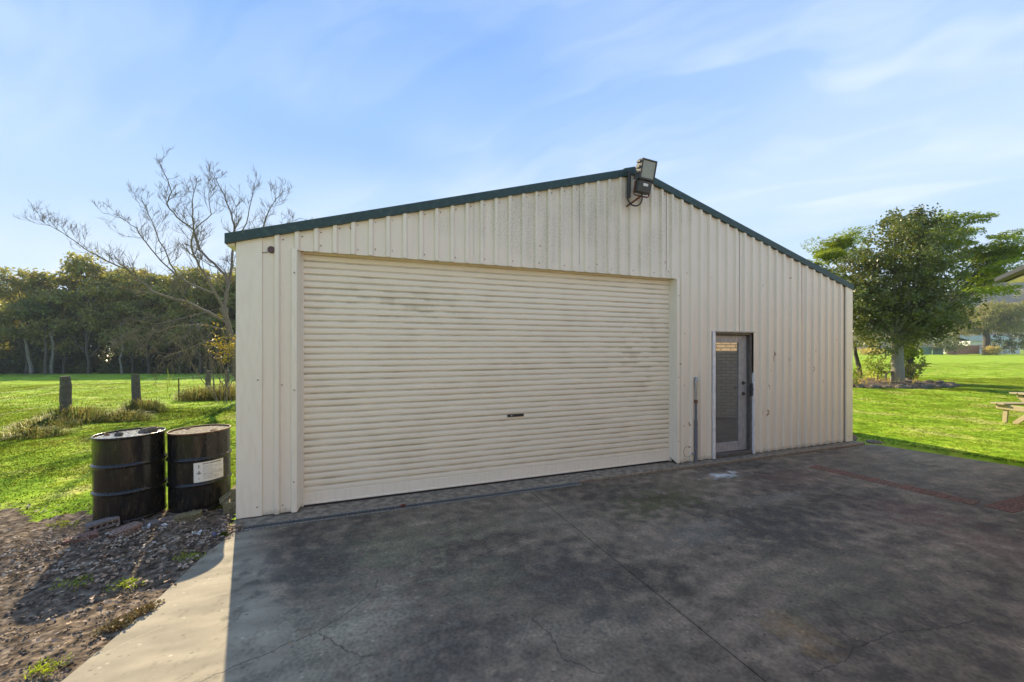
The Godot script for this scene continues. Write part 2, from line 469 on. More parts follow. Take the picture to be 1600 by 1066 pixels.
func slab_material() -> StandardMaterial3D:
	var w := 2048
	var h := 683
	var s := 165.16                        # pixels to the metre: a from -1.6 to 10.8, d from 0 to 4.1
	var big := bytes_of(noise(81, 0.004, 7), w, h)
	var mid := bytes_of(noise(82, 0.028, 7), w, h)
	var fine := bytes_of(noise(83, 0.17, 3), w, h)
	var streak := bytes_of(noise(84, 0.035, 5), w, h)
	var r := PackedFloat32Array()
	var g := PackedFloat32Array()
	var b := PackedFloat32Array()
	r.resize(w * h); g.resize(w * h); b.resize(w * h)
	for y in h:
		for x in w:
			var i := y * w + x
			var m := (big[i] - 128) / 128.0
			var k := (mid[i] - 128) / 128.0
			var f := (fine[i] - 128) / 128.0
			var t := clampf(0.40 + m * 0.44 + k * 0.55 + f * 0.15, 0.0, 1.0)
			var gain := 1.0 + f * 0.22
			r[i] = lerpf(0.112, 0.390, t) * gain
			g[i] = lerpf(0.086, 0.298, t) * gain
			b[i] = lerpf(0.056, 0.195, t) * gain
			var a := x / s - 1.6
			var d := y / s
			var edge := -0.42 + 0.345 * d       # the strip beside the open ground, paler tan: sunlight painted into the colour
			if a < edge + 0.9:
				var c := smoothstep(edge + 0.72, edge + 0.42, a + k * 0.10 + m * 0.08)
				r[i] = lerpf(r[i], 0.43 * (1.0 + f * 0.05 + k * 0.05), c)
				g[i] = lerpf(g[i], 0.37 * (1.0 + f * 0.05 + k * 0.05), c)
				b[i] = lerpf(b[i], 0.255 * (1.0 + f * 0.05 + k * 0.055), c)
	for st in STAINS:
		var x0 := maxi(0, int((st[0] + 1.6 - st[2] * 1.6) * s))
		var x1 := mini(w, int((st[0] + 1.6 + st[2] * 1.6) * s))
		var y0 := maxi(0, int((st[1] - st[3] * 1.6) * s))
		var y1 := mini(h, int((st[1] + st[3] * 1.6) * s))
		for y in range(y0, y1):
			for x in range(x0, x1):
				var i := y * w + x
				var u: float = (x / s - 1.6 - st[0]) / st[2]
				var v: float = (y / s - st[1]) / st[3]
				var k := (mid[i] - 128) / 128.0
				var f := (streak[i] - 128) / 128.0
				var q: float = st[7] * 0.85 * smoothstep(1.15, 0.25, sqrt(u * u + v * v) + k * 0.9 + f * 0.7)
				var gain := 1.0 + (fine[i] - 128) / 300.0
				r[i] = lerpf(r[i], st[4] * gain * 1.5, q)
				g[i] = lerpf(g[i], st[5] * gain * 1.4, q)
				b[i] = lerpf(b[i], st[6] * gain * 1.02, q)
	var rng := RandomNumberGenerator.new()
	rng.seed = 85
	for line in CRACKS:
		for k in range(0, line.size() - 2, 2):
			var p := Vector2(line[k], line[k + 1])
			var q := Vector2(line[k + 2], line[k + 3])
			var steps := int(p.distance_to(q) * s * 1.5)
			var off := 0.0
			for j in steps:
				off = off * 0.93 + rng.randf_range(-0.004, 0.004)
				var z := p.lerp(q, float(j) / steps) + (q - p).orthogonal().normalized() * off
				var xx := clampi(int((z.x + 1.6) * s), 0, w - 1)
				var yy := clampi(int(z.y * s), 0, h - 1)
				var i := yy * w + xx
				r[i] *= 0.45; g[i] *= 0.45; b[i] *= 0.45
	for k in 9000:                          # pits, grit and pale flecks
		var x := rng.randi_range(1, w - 2)
		var y := rng.randi_range(1, h - 2)
		var gain := rng.randf_range(0.45, 0.75) if rng.randf() < 0.55 else rng.randf_range(1.25, 1.7)
		var run := rng.randi_range(1, 3)
		for q in run:
			var i := y * w + mini(x + q, w - 1)
			r[i] *= gain; g[i] *= gain; b[i] *= gain
			if run == 3:
				i -= w
				r[i] *= gain; g[i] *= gain; b[i] *= gain
	for k in 70:                            # scuffs
		var p := Vector2(rng.randf_range(0, w), rng.randf_range(0, h))
		var dir := Vector2.from_angle(rng.randf() * TAU)
		var gain := rng.randf_range(1.15, 1.45)
		for q in rng.randi_range(12, 60):
			dir = dir.rotated(rng.randf_range(-0.06, 0.06))
			p += dir
			var i := clampi(int(p.y), 0, h - 1) * w + clampi(int(p.x), 0, w - 1)
			r[i] *= gain; g[i] *= gain; b[i] *= gain
	var data := PackedByteArray()
	data.resize(w * h * 3)
	for i in w * h:
		data[i * 3] = enc(r[i]); data[i * 3 + 1] = enc(g[i]); data[i * 3 + 2] = enc(b[i])
	var m := mat("stained concrete", Color.WHITE, 0.82)
	m.albedo_texture = tex_of(w, h, data)
	m.texture_repeat = false
	m.detail_enabled = true
	m.detail_albedo = grey_tex(86, 0.035, 0.72, 1.0, 512, 3)
	m.detail_blend_mode = BaseMaterial3D.BLEND_MODE_MUL
	m.uv2_triplanar = true
	m.uv2_world_triplanar = true
	m.uv2_scale = Vector3(2.3, 2.3, 2.3)
	return m

func wall_material() -> StandardMaterial3D:     # cream sheet steel; grey mould speckle high in the gable, drips, a little rust
	var w := 1280
	var h := 640
	var patch := bytes_of(noise(91, 0.008, 4), w, h)
	var fleck := bytes_of(noise(92, 0.30, 3), w, h)
	var f3 := noise(93, 0.05, 4)
	var data := PackedByteArray()
	data.resize(w * h * 3)
	for y in h:
		for x in w:
			var i := y * w + x
			var a := x / 128.0
			var up := 5.0 - y / 128.0
			var p := (patch[i] - 128) / 128.0
			var f := (fleck[i] - 128) / 128.0
			var st := f3.get_noise_2d(x * 1.6, y * 0.06)
			var dist := Vector2((a - 4.1) / 1.9, (up - 3.75) / 0.75).length()
			var mould := clampf(smoothstep(1.3, 0.1, dist + p * 0.9) * 0.62 + 0.08, 0.0, 1.0) * smoothstep(-0.9, 1.0, f * 0.9 + st * 0.6 + p * 0.4)
			mould = maxf(mould, smoothstep(0.25, 0.7, st + p * 0.4) * 0.12)
			var base := smoothstep(0.07, 0.0, up - 0.012 - maxf(0.0, st) * 0.06 - f * 0.03) * 0.55
			mould = maxf(mould, base)
			var i3 := i * 3
			data[i3] = enc(lerpf(0.81 + f * 0.03, 0.36, mould)); data[i3 + 1] = enc(lerpf(0.73 + f * 0.03, 0.34, mould)); data[i3 + 2] = enc(lerpf(0.595 + f * 0.03, 0.25, mould))
	var rng := RandomNumberGenerator.new()
	rng.seed = 94
	var marks := [[7.93, 1.72, 0.16], [7.75, 0.72, 0.10], [8.3, 1.62, 0.07], [6.03, 0.62, 0.05], [8.9, 1.45, 0.08], [7.76, 1.15, 0.06], [9.2, 1.2, 0.05], [6.3, 1.95, 0.05], [8.0, 0.9, 0.04]]
	for k in 46:
		marks.append([rng.randf_range(0.3, 9.7), rng.randf_range(0.1, 3.4), rng.randf_range(0.01, 0.035)])
	for e in marks:
		for q in int(e[2] * 260.0) + 2:
			var xx := clampi(int(e[0] * 128.0 + sin(q * 0.15) * 1.2), 0, w - 1)
			var yy := clampi(int((5.0 - e[1]) * 128.0) + q / 2, 0, h - 1)
			var i3: int = (yy * w + xx) * 3
			data[i3] = int(data[i3] * 0.72); data[i3 + 1] = int(data[i3 + 1] * 0.62); data[i3 + 2] = int(data[i3 + 2] * 0.52)
	var m := mat("cream cladding", Color.WHITE, 0.42)
	m.albedo_texture = tex_of(w, h, data)
	m.texture_repeat = false
	return m

func curtain_material() -> StandardMaterial3D:  # cream slats; brown grime and green algae in ragged streaks along the grooves
	var w := 1280
	var h := 768
	var patch := bytes_of(noise(95, 0.007, 4), w, h)
	var fleck := bytes_of(noise(96, 0.11, 4), w, h)
	var f3 := noise(97, 0.03, 4)
	var data := PackedByteArray()
	data.resize(w * h * 3)
	for y in h:
		for x in w:
			var i := y * w + x
			var a := x / 240.0 + 0.5
			var up := 3.1 - y / 250.0
			var p := (patch[i] - 128) / 128.0
			var f := (fleck[i] - 128) / 128.0
			var line := floorf((up - 0.16) / 0.075)
			var st := f3.get_noise_2d(x * 0.30, line * 37.0) * 1.3
			var row := fposmod(up - 0.16, 0.075) / 0.075
			var groove := smoothstep(0.76, 0.82, row) * smoothstep(1.0, 0.98, row)
			var green := maxf(smoothstep(1.2, 0.3, Vector2((a - 1.5) / 1.3, (up - 2.3) / 0.28).length()), smoothstep(1.2, 0.3, Vector2((a - 5.2) / 0.6, (up - 1.75) / 0.6).length()))
			var grime := groove * clampf(0.46 + p * 0.25 + f * 0.06 + st * 0.28, 0.0, 0.75)
			var alg := green * smoothstep(0.0, 0.9, st * 0.7 + f * 0.12 + smoothstep(0.35, 0.95, row) * 0.7 + p * 0.35 - 0.18) * 0.45
			var film := smoothstep(0.1, 0.8, p + f * 0.3) * 0.10
			var c := Vector3(0.80, 0.725, 0.575) * (1.0 + f * 0.03)
			c = c.lerp(Vector3(0.50, 0.42, 0.28), film).lerp(Vector3(0.30, 0.235, 0.13), grime).lerp(Vector3(0.19, 0.175, 0.06), alg)
			var i3 := i * 3
			data[i3] = enc(c.x); data[i3 + 1] = enc(c.y); data[i3 + 2] = enc(c.z)
	var m := mat("cream door slats", Color.WHITE, 0.42)
	m.albedo_texture = tex_of(w, h, data)
	m.texture_repeat = false
	return m

# ------------------------------------------------------------------ ground, driveway, paving
func ground_sheet() -> void:
	var xs := PackedFloat32Array()
	var zs := PackedFloat32Array()
	var x := -320.0
	while x < 620.0:
		xs.append(x)
		var near := absf(x - 1.0)
		x += 0.35 if near < 16.0 else (1.6 if near < 60.0 else 14.0)
	var z := -60.0
	while z < 640.0:
		zs.append(z)
		z += 0.35 if (z > -1.0 and z < 22.0) else (1.6 if (z > -10.0 and z < 120.0) else 12.0)
	var mb := MB.new()
	for j in zs.size():
		for i in xs.size():
			var y := ground_y(xs[i], zs[j])
			var e := 0.6
			mb.v.append(Vector3(xs[i], y, -zs[j]))
			mb.n.append(Vector3(y - ground_y(xs[i] + e, zs[j]), e, ground_y(xs[i], zs[j] + e) - y).normalized() if absf(xs[i]) < 60.0 and y > -0.26 else Vector3.UP)
			mb.t.append(Vector2(xs[i], zs[j])); mb.c.append(Color.WHITE)
	for j in zs.size() - 1:
		for i in xs.size() - 1:
			var a := j * xs.size() + i
			var b := a + xs.size()
			mb.ix.append_array(PackedInt32Array([a, b, a + 1, a + 1, b, b + 1]))
	struct(put("ground", mb.mesh(), M.grass_sheet), "green grass ground of paddock and lawn around the shed")

func flat(poly: PackedVector2Array, y: float, depth: float) -> MB:       # a slab in the shed frame, world coordinates out
	var mb := MB.new()
	var tr := Geometry2D.triangulate_polygon(poly)
	for p in poly:
		mb.v.append(sp(p.x, y, p.y)); mb.n.append(Vector3.UP); mb.t.append(Vector2((p.x + 1.6) / 12.4, p.y / 4.1354)); mb.c.append(Color.WHITE)
	for k in range(0, tr.size(), 3):
		var a := poly[tr[k]]
		var b := poly[tr[k + 1]]
		var e := poly[tr[k + 2]]
		if (b - a).cross(e - a) > 0:
			mb.ix.append_array(PackedInt32Array([tr[k], tr[k + 1], tr[k + 2]]))
		else:
			mb.ix.append_array(PackedInt32Array([tr[k], tr[k + 2], tr[k + 1]]))
	for k in poly.size():
		var p := poly[k]
		var q := poly[(k + 1) % poly.size()]
		var up := Vector2((p.x + 1.6) / 12.4, p.y / 4.1354)
		var uq := Vector2((q.x + 1.6) / 12.4, q.y / 4.1354)
		mb.quad(sp(p.x, y - depth, p.y), sp(p.x, y, p.y), sp(q.x, y, q.y), sp(q.x, y - depth, q.y), up, up, uq, uq)
	return mb

func driveway() -> void:
	var left := PackedVector2Array()
	for p in [Vector2(-2.735, 3.92), Vector2(-2.718, 3.75), Vector2(-2.712, 3.554), Vector2(-2.66, 3.30), Vector2(-2.611, 3.093), Vector2(-2.55, 2.82), Vector2(-2.506, 2.598), Vector2(-2.475, 2.36), Vector2(-2.453, 2.149), Vector2(-2.43, 1.6), Vector2(-2.41, 0.8), Vector2(-2.4, -5.5)]:
		left.append(to_shed(p.x, -p.y))
	var poly := PackedVector2Array([Vector2(3.209, 0.285), Vector2(0.06, 0.285)])
	poly.append_array(left)
	poly.append(Vector2(3.46, 9.9))
	poly.append(Vector2(3.296, 3.4))
	var poly2 := PackedVector2Array([Vector2(3.219, 0.285), Vector2(3.306, 3.4), Vector2(3.47, 9.9), Vector2(12.6, 9.9), Vector2(10.63, 1.94), Vector2(10.26, 0.42), Vector2(10.2, 0.245), Vector2(3.97, 0.245), Vector2(3.97, 0.285)])
	var bands := [[0.0, 4.1, M.concrete], [4.1, 6.2, M.concrete_shade], [6.2, 8.9, M.concrete_sunlit]]  # unseen rear bands: shaded tone, then a sunlit tone painted past the shadow
	var drive: MeshInstance3D = null
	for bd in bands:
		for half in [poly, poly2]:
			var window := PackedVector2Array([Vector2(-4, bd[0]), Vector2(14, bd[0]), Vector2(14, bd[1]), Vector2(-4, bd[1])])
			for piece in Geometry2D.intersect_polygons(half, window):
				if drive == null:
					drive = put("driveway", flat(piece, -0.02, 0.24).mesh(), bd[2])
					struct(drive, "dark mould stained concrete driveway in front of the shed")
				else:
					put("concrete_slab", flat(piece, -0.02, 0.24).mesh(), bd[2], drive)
	var filler := MB.new()
	filler.quad(sp(3.15, -0.034, 0.285), sp(3.34, -0.034, 8.9), sp(3.52, -0.034, 8.9), sp(3.28, -0.034, 0.285))
	put("joint_filler", filler.mesh(), M.bark_dark, drive)
	var edge := MB.new()
	var tb := Basis(Vector3.UP, SHED_TURN)
	edge.box(sp(5.06, -0.12, -0.115), Vector3(10.16, 0.24, 0.57), tb, 0.012)
	struct(put("shed_floor_edge", edge.mesh(), M.plinth), "narrow grey concrete floor edge under the shed front")
	var ch := MB.new()
	ch.box(sp(5.15, -0.215, 0.228), Vector3(10.2, 0.04, 0.112), tb)
	struct(put("drain_channel", ch.mesh(), M.plinth), "narrow open drain channel between shed and driveway")
	# galvanised grate over the left part of the channel
	var g := thing("drain_grate", "narrow galvanised steel grate over the drain before the roller door", "drain grate", sp(0.10, -0.018, 0.228), SHED_TURN)
	for s in [-1.0, 1.0]:
		var r := MB.new()
		r.box(Vector3(1.93, 0, s * 0.046), Vector3(3.86, 0.02, 0.005), Basis(), 0.001)
		put("rail", r.mesh(), M.zinc, g)
	var bars := MB.new()
	for k in 193:
		bars.box(Vector3(0.01 + k * 0.02, 0.0, 0), Vector3(0.004, 0.012, 0.088))
	tag(put("cross_bars", bars.mesh(), M.zinc, g), "", "", "", "stuff")

func paving() -> void:
	var root := Node3D.new()
	root.name = "brick_paving_strip"
	add_child(root)
	struct(root, "strip of red pavers let into the concrete driveway at right")
	var rng := RandomNumberGenerator.new()
	rng.seed = 4
	var variants := []
	for k in 3:
		var mb := MB.new()
		mb.box(Vector3.ZERO, Vector3(0.105, 0.06, 0.228), Basis(), 0.006 + 0.002 * k)
		variants.append(mb.mesh())
	var runs := [[Vector2(4.60, 6.10), Vector2(5.47, 4.55), 15], [Vector2(5.45, 4.47), Vector2(8.4, 5.55), 27]]   # along the middle of each strip, x and metres ahead
	for r in runs:
		var p: Vector2 = r[0]
		var q: Vector2 = r[1]
		var dir := (q - p).normalized()
		var count := int(p.distance_to(q) / 0.112)
		for k in count:
			var c := p + dir * 0.112 * (k + 0.5)
			var o := put("brick", variants[rng.randi() % 3], M.paver[rng.randi() % 4], root)
			o.position = Vector3(c.x + rng.randf_range(-0.003, 0.003), -0.044 + rng.randf_range(-0.002, 0.003), -c.y)
			o.rotation.y = atan2(dir.y, dir.x) + rng.randf_range(-0.02, 0.02)

# ------------------------------------------------------------------ the shed
func rib(a: float) -> float:
	var k := roundf((a - 0.369) / 0.19)
	var off := absf(a - 0.369 - k * 0.19)
	return 0.034 * clampf((0.034 - off) / 0.016, 0.0, 1.0)

func roof_y(a: float) -> float:
	return EAVE + RAKE * (a if a < 5.0 else 10.0 - a)

func shed() -> void:
	var s := thing("shed", "cream ribbed steel shed with green trim and wide roller door", "shed", SHED_AT, SHED_TURN)
	# front cladding, one sheet after the other
	for j in 13:
		var a0 := 0.225 if j == 0 else 0.274 + 0.76 * j
		var a1 := minf(0.274 + 0.76 * (j + 1), 9.80)
		if a1 - a0 < 0.1:
			continue
		var cuts := [a0, a1]
		for k in 52:
			for e in [-0.034, -0.018, 0.018, 0.034]:
				cuts.append(0.369 + 0.19 * k + e)
		for e in [0.545, 5.79, 6.535, 7.392, 5.0]:
			cuts.append(e)
		cuts = cuts.filter(func(q): return q >= a0 and q <= a1)
		cuts.sort()
		var mb := MB.new()
		for i in cuts.size() - 1:
			var p: float = cuts[i]
			var q: float = cuts[i + 1]
			if q - p < 0.0005:
				continue
			var mid := (p + q) / 2
			var y0 := 0.012
			if mid > 0.545 and mid < 5.79: y0 = 2.862
			if mid > 6.535 and mid < 7.392: y0 = 2.045
			mb.quad(Vector3(p, y0, rib(p)), Vector3(q, y0, rib(q)), Vector3(q, roof_y(q), rib(q)), Vector3(p, roof_y(p), rib(p)), Vector2(p / 10, 1 - y0 / 5), Vector2(q / 10, 1 - y0 / 5), Vector2(q / 10, 1 - roof_y(q) / 5), Vector2(p / 10, 1 - roof_y(p) / 5))
		var sheet := put("cladding_sheet", mb.mesh(), M.wall, s)
		sheet.position.z = [0.0, 0.0025, 0.001, 0.003][j % 4]
		sheet.rotation.x = [0.0, 0.0012, -0.0008, 0.0006][j % 4]
	# other walls and floor
	for a in [0.02, 9.98]:
		var w := MB.new()
		for k in 48:
			w.box(Vector3(a, 1.45, -8.91 + k * 0.1875), Vector3(0.03 + (0.03 if k % 2 == 0 else 0.0), 2.9, 0.1875))
		put("side_wall", w.mesh(), M.cream_trim, s)
	var bk := MB.new()
	bk.quad(Vector3(10, 0, -9), Vector3(0, 0, -9), Vector3(0, EAVE, -9), Vector3(10, EAVE, -9))
	bk.tri(Vector3(10, EAVE, -9), Vector3(0, EAVE, -9), Vector3(5, EAVE + 1.45, -9))
	put("back_wall", bk.mesh(), M.cream_trim, s)
	var fl := MB.new()
	fl.box(Vector3(5, -0.085, -4.75), Vector3(9.9, 0.16, 8.4))
	put("floor", fl.mesh(), M.inside, s)
	# roof
	for side in 2:
		var mb := MB.new()
		var e := -0.07 if side == 0 else 10.02
		var y := EAVE + RAKE * (-0.07 if side == 0 else -0.02)
		var p := [Vector3(e, y + 0.05, 0.0), Vector3(5, EAVE + 1.45 + 0.05, 0.0), Vector3(5, EAVE + 1.45 + 0.05, -9.1), Vector3(e, y + 0.05, -9.1)]
		if side == 1: p.reverse()
		mb.quad(p[0], p[1], p[2], p[3])
		var dn := Vector3(0, 0.03, 0)
		mb.quad(p[3] - dn, p[2] - dn, p[1] - dn, p[0] - dn)
		put("roof", mb.mesh(), M.roof, s)
	# barge capping along both rakes
	for side in 2:
		var e0 := -0.096 if side == 0 else 5.0
		var e1 := 5.0 if side == 0 else 10.02
		var y0 := EAVE + RAKE * (e0 if side == 0 else 10.0 - e0)
		var y1 := EAVE + RAKE * (e1 if side == 0 else 10.0 - e1)
		var mb := MB.new()
		var f := 0.05
		var lo := -0.013
		var hi := 0.090
		mb.quad(Vector3(e0, y0 + lo, f), Vector3(e1, y1 + lo, f), Vector3(e1, y1 + hi, f), Vector3(e0, y0 + hi, f))
		mb.quad(Vector3(e0, y0 + hi, f), Vector3(e1, y1 + hi, f), Vector3(e1, y1 + hi, -0.12), Vector3(e0, y0 + hi, -0.12))
		mb.quad(Vector3(e0, y0 + lo, 0.0), Vector3(e1, y1 + lo, 0.0), Vector3(e1, y1 + lo, f), Vector3(e0, y0 + lo, f))
		mb.quad(Vector3(e0, y0 + lo, -0.12), Vector3(e0, y0 + lo, f), Vector3(e0, y0 + hi, f), Vector3(e0, y0 + hi, -0.12))
		mb.quad(Vector3(e1, y1 + lo, f), Vector3(e1, y1 + lo, -0.12), Vector3(e1, y1 + hi, -0.12), Vector3(e1, y1 + hi, f))
		put("barge_capping", mb.mesh(), M.green, s)
	var rc := MB.new()
	rc.box(Vector3(4.90, EAVE + RAKE * 4.90 + 0.045, 0.025), Vector3(0.20, 0.114, 0.062), Basis(Vector3.BACK, atan(RAKE)), 0.004)
	put("ridge_cap", rc.mesh(), M.green, s)
	# side gutters with their cream undersides
	for a in [-0.055, 10.03]:
		var mb := MB.new()
		mb.box(Vector3(a - 0.0, EAVE - 0.01, -4.5), Vector3(0.075, 0.09, 9.0), Basis(), 0.006)
		put("gutter", mb.mesh(), M.cream_trim, s)
	# corner flashings
	for c in [[-0.004, 0.231, 0.014], [9.818, 10.004, 0.036]]:
		var mb := MB.new()
		mb.box(Vector3((c[0] + c[1]) / 2, 1.49, c[2] / 2), Vector3(c[1] - c[0], 2.96, c[2]), Basis(), 0.003)
		mb.box(Vector3(c[0] if c[0] < 1.0 else c[1], 1.455, -0.07), Vector3(0.012, 2.89, 0.14), Basis(), 0.003)
		put("corner_flashing", mb.mesh(), M.cream_trim, s)
	# roller door opening: jamb flashings, header, door
	var jl := MB.new()
	jl.quad(Vector3(0.497, 0.012, 0.0), Vector3(0.512, 0.012, 0.038), Vector3(0.512, 2.868, 0.038), Vector3(0.497, 2.868, 0.0))
	jl.quad(Vector3(0.512, 0.012, 0.038), Vector3(0.562, 0.012, 0.038), Vector3(0.562, 2.868, 0.038), Vector3(0.512, 2.868, 0.038))
	jl.quad(Vector3(0.562, 0.012, 0.038), Vector3(0.602, 0.06, -0.10), Vector3(0.602, 2.868, -0.10), Vector3(0.562, 2.868, 0.038))
	jl.quad(Vector3(0.497, 2.868, 0.0), Vector3(0.512, 2.868, 0.038), Vector3(0.562, 2.868, 0.038), Vector3(0.562, 2.868, 0.0))
	put("jamb_flashing", jl.mesh(), M.cream_trim, s)
	var jr := MB.new()
	jr.quad(Vector3(5.752, 0.08, -0.10), Vector3(5.772, 0.012, 0.038), Vector3(5.772, 2.862, 0.038), Vector3(5.752, 2.862, -0.10))
	jr.quad(Vector3(5.772, 0.012, 0.038), Vector3(5.818, 0.012, 0.038), Vector3(5.818, 2.868, 0.038), Vector3(5.772, 2.868, 0.038))
	jr.quad(Vector3(5.818, 0.012, 0.038), Vector3(5.83, 0.012, 0.0), Vector3(5.83, 2.868, 0.0), Vector3(5.818, 2.868, 0.038))
	put("jamb_flashing", jr.mesh(), M.cream_trim, s)
	var hd := MB.new()
	hd.box(Vector3(3.17, 2.925, -0.04), Vector3(5.24, 0.11, 0.06), Basis(), 0.003)
	put("header", hd.mesh(), M.cream_trim, s)
	var guides := MB.new()
	guides.box(Vector3(0.585, 1.5, -0.13), Vector3(0.05, 2.98, 0.06), Basis(), 0.003)
	var rd := put("roller_door", guides.mesh(), M.cream_trim, s)
	var g2 := MB.new()
	g2.box(Vector3(5.775, 1.5, -0.13), Vector3(0.05, 2.98, 0.06), Basis(), 0.003)
	put("guide_rail", g2.mesh(), M.cream_trim, rd)
	var prof := [Vector2(0.0, -0.010), Vector2(0.002, -0.003), Vector2(0.008, 0.0), Vector2(0.029, 0.002), Vector2(0.052, 0.0), Vector2(0.0595, -0.002), Vector2(0.0625, -0.010), Vector2(0.075, -0.010)]
	var rng := RandomNumberGenerator.new()
	rng.seed = 6
	for k in 38:
		var mb := MB.new()
		var yb := 0.16 + 0.075 * k
		for i in prof.size() - 1:
			var p: Vector2 = prof[i] + Vector2(yb, -0.115)
			var q: Vector2 = prof[i + 1] + Vector2(yb, -0.115)
			mb.quad(Vector3(0.56, p.x, p.y), Vector3(5.80, p.x, p.y), Vector3(5.80, q.x, q.y), Vector3(0.56, q.x, q.y), Vector2(0.01125, (3.1 - p.x) / 3.072), Vector2(0.99375, (3.1 - p.x) / 3.072), Vector2(0.99375, (3.1 - q.x) / 3.072), Vector2(0.01125, (3.1 - q.x) / 3.072))
		var o := put("slat", mb.mesh(), M.curtain, rd)
		o.position.z = rng.randf_range(-0.002, 0.002)
	var br := MB.new()
	br.box(Vector3(3.18, 0.102, -0.120), Vector3(5.22, 0.118, 0.018), Basis(), 0.004)
	br.box(Vector3(3.18, 0.036, -0.118), Vector3(5.22, 0.022, 0.03), Basis(), 0.003)
	put("bottom_rail", br.mesh(), M.cream_trim, rd)
	var seal := MB.new()
	seal.box(Vector3(3.18, 0.012, -0.122), Vector3(5.2, 0.03, 0.015))
	put("weather_seal", seal.mesh(), M.black_metal, rd)
	var lk := MB.new()
	lk.box(Vector3(3.16, 0.884, -0.107), Vector3(0.235, 0.034, 0.018), Basis(), 0.003)
	put("lock_plate", lk.mesh(), M.black_metal, rd)
	var lc := MB.new()
	lc.tube(PackedVector3Array([Vector3(3.10, 0.886, -0.10), Vector3(3.10, 0.886, -0.094)]), PackedFloat32Array([0.011, 0.010]), 10, true)
	put("lock_cylinder", lc.mesh(), M.steel, rd)
	# personnel door
	var fr := MB.new()
	for a in [6.566, 7.37]:
		fr.box(Vector3(a, 1.03, -0.05), Vector3(0.045, 2.03, 0.12), Basis(), 0.003)
	fr.box(Vector3(6.968, 2.028, -0.05), Vector3(0.85, 0.04, 0.12), Basis(), 0.003)
	fr.box(Vector3(6.968, 0.035, -0.045), Vector3(0.85, 0.06, 0.13), Basis(), 0.004)
	var pd := put("personnel_door", fr.mesh(), M.frame_brown, s)
	var lf := MB.new()
	var z := -0.075
	lf.box(Vector3(6.615, 1.035, z), Vector3(0.05, 1.93, 0.036), Basis(), 0.003)
	lf.box(Vector3(7.265, 1.035, z), Vector3(0.165, 1.93, 0.036), Basis(), 0.003)
	lf.box(Vector3(6.911, 0.145, z), Vector3(0.541, 0.15, 0.034), Basis(), 0.003)
	lf.box(Vector3(6.911, 1.94, z), Vector3(0.541, 0.12, 0.034), Basis(), 0.003)
	lf.box(Vector3(7.175, 1.035, z + 0.012), Vector3(0.02, 1.93, 0.03), Basis(), 0.003)
	put("leaf", lf.mesh(), M.door_grey, pd)
	var gl := MB.new()
	gl.box(Vector3(6.905, 1.05, z), Vector3(0.54, 1.68, 0.008))
	put("pane", gl.mesh(), M.mirror_glass, pd)
	var hn := MB.new()
	hn.box(Vector3(7.365, 1.09, 0.018), Vector3(0.045, 0.21, 0.03), Basis(), 0.006)
	hn.tube(PackedVector3Array([Vector3(7.36, 1.10, 0.0), Vector3(7.36, 1.10, 0.055), Vector3(7.33, 1.10, 0.062), Vector3(7.22, 1.10, 0.062)]), PackedFloat32Array([0.012, 0.012, 0.011, 0.009]), 8, true)
	put("handle", hn.mesh(), M.black_metal, pd)
	for y in [1.20, 1.02]:
		var kn := MB.new()
		kn.lathe(PackedVector2Array([Vector2(0.03, 0), Vector2(0.03, 0.012), Vector2(0.03, 0.012), Vector2(0.02, 0.014), Vector2(0.018, 0.035), Vector2(0.018, 0.035), Vector2(0, 0.036)]), 16, Vector3(7.262, y, z + 0.018), Basis(Vector3.RIGHT, PI / 2))
		put("lock", kn.mesh(), M.lamp_body, pd)
	for e in [[6.517, 0.0, 2.055], [7.406, 0.0, 1.36]]:
		var st := MB.new()
		st.box(Vector3(e[0], (e[1] + e[2]) / 2 + 0.01, 0.034), Vector3(0.055 if e[0] < 7 else 0.036, e[2] - e[1], 0.022), Basis(), 0.002)
		st.box(Vector3(e[0] + (0.02 if e[0] < 7 else -0.012), (e[1] + e[2]) / 2 + 0.01, 0.0), Vector3(0.012, e[2] - e[1], 0.05), Basis(), 0.002)
		put("white_flashing", st.mesh(), M.white_trim, pd)
	var hf := MB.new()
	hf.box(Vector3(6.97, 2.056, 0.022), Vector3(0.90, 0.018, 0.048), Basis(), 0.002)
	put("head_flashing", hf.mesh(), M.steel, pd)
	# screws
	var sc := MB.new()
	var spots := []
	for k in 52:
		var a := 0.369 + 0.19 * k + 0.05
		if a > 9.75: break
		if a > 0.6 and a < 5.75:
			if k % 2 == 0: spots.append(Vector2(a, 2.93))
		else:
			if k % 2 == 0 or a < 0.6 : spots.append(Vector2(a, 2.93 if a > 1.0 else 1.40))
			if a < 6.5 or a > 7.45:
				spots.append(Vector2(a, 0.10))
				if a > 7.45: spots.append(Vector2(a, 1.38))
		spots.append(Vector2(a, roof_y(a) - 0.06))
	for y in [0.35, 1.33, 2.6]:
		spots.append(Vector2(0.535, y)); spots.append(Vector2(5.795, y))
	spots.append_array([Vector2(0.19, 0.1), Vector2(0.19, 1.45), Vector2(9.9, 0.1), Vector2(9.9, 1.38), Vector2(5.95, 2.02), Vector2(6.1, 2.02)])
	for p in spots:
		var off := 0.04 if (absf(p.x - 0.535) < 0.01 or absf(p.x - 5.795) < 0.01) else (0.016 if p.x < 0.23 else (0.032 if p.x > 9.81 else rib(p.x)))
		sc.box(Vector3(p.x + rng.randf_range(-0.006, 0.006), p.y + rng.randf_range(-0.01, 0.01), off + 0.004), Vector3(0.013, 0.013, 0.008), Basis(Vector3.BACK, rng.randf() * 1.5), 0.003)
	tag(put("screws", sc.mesh(), M.screw, s), "", "", "", "stuff")

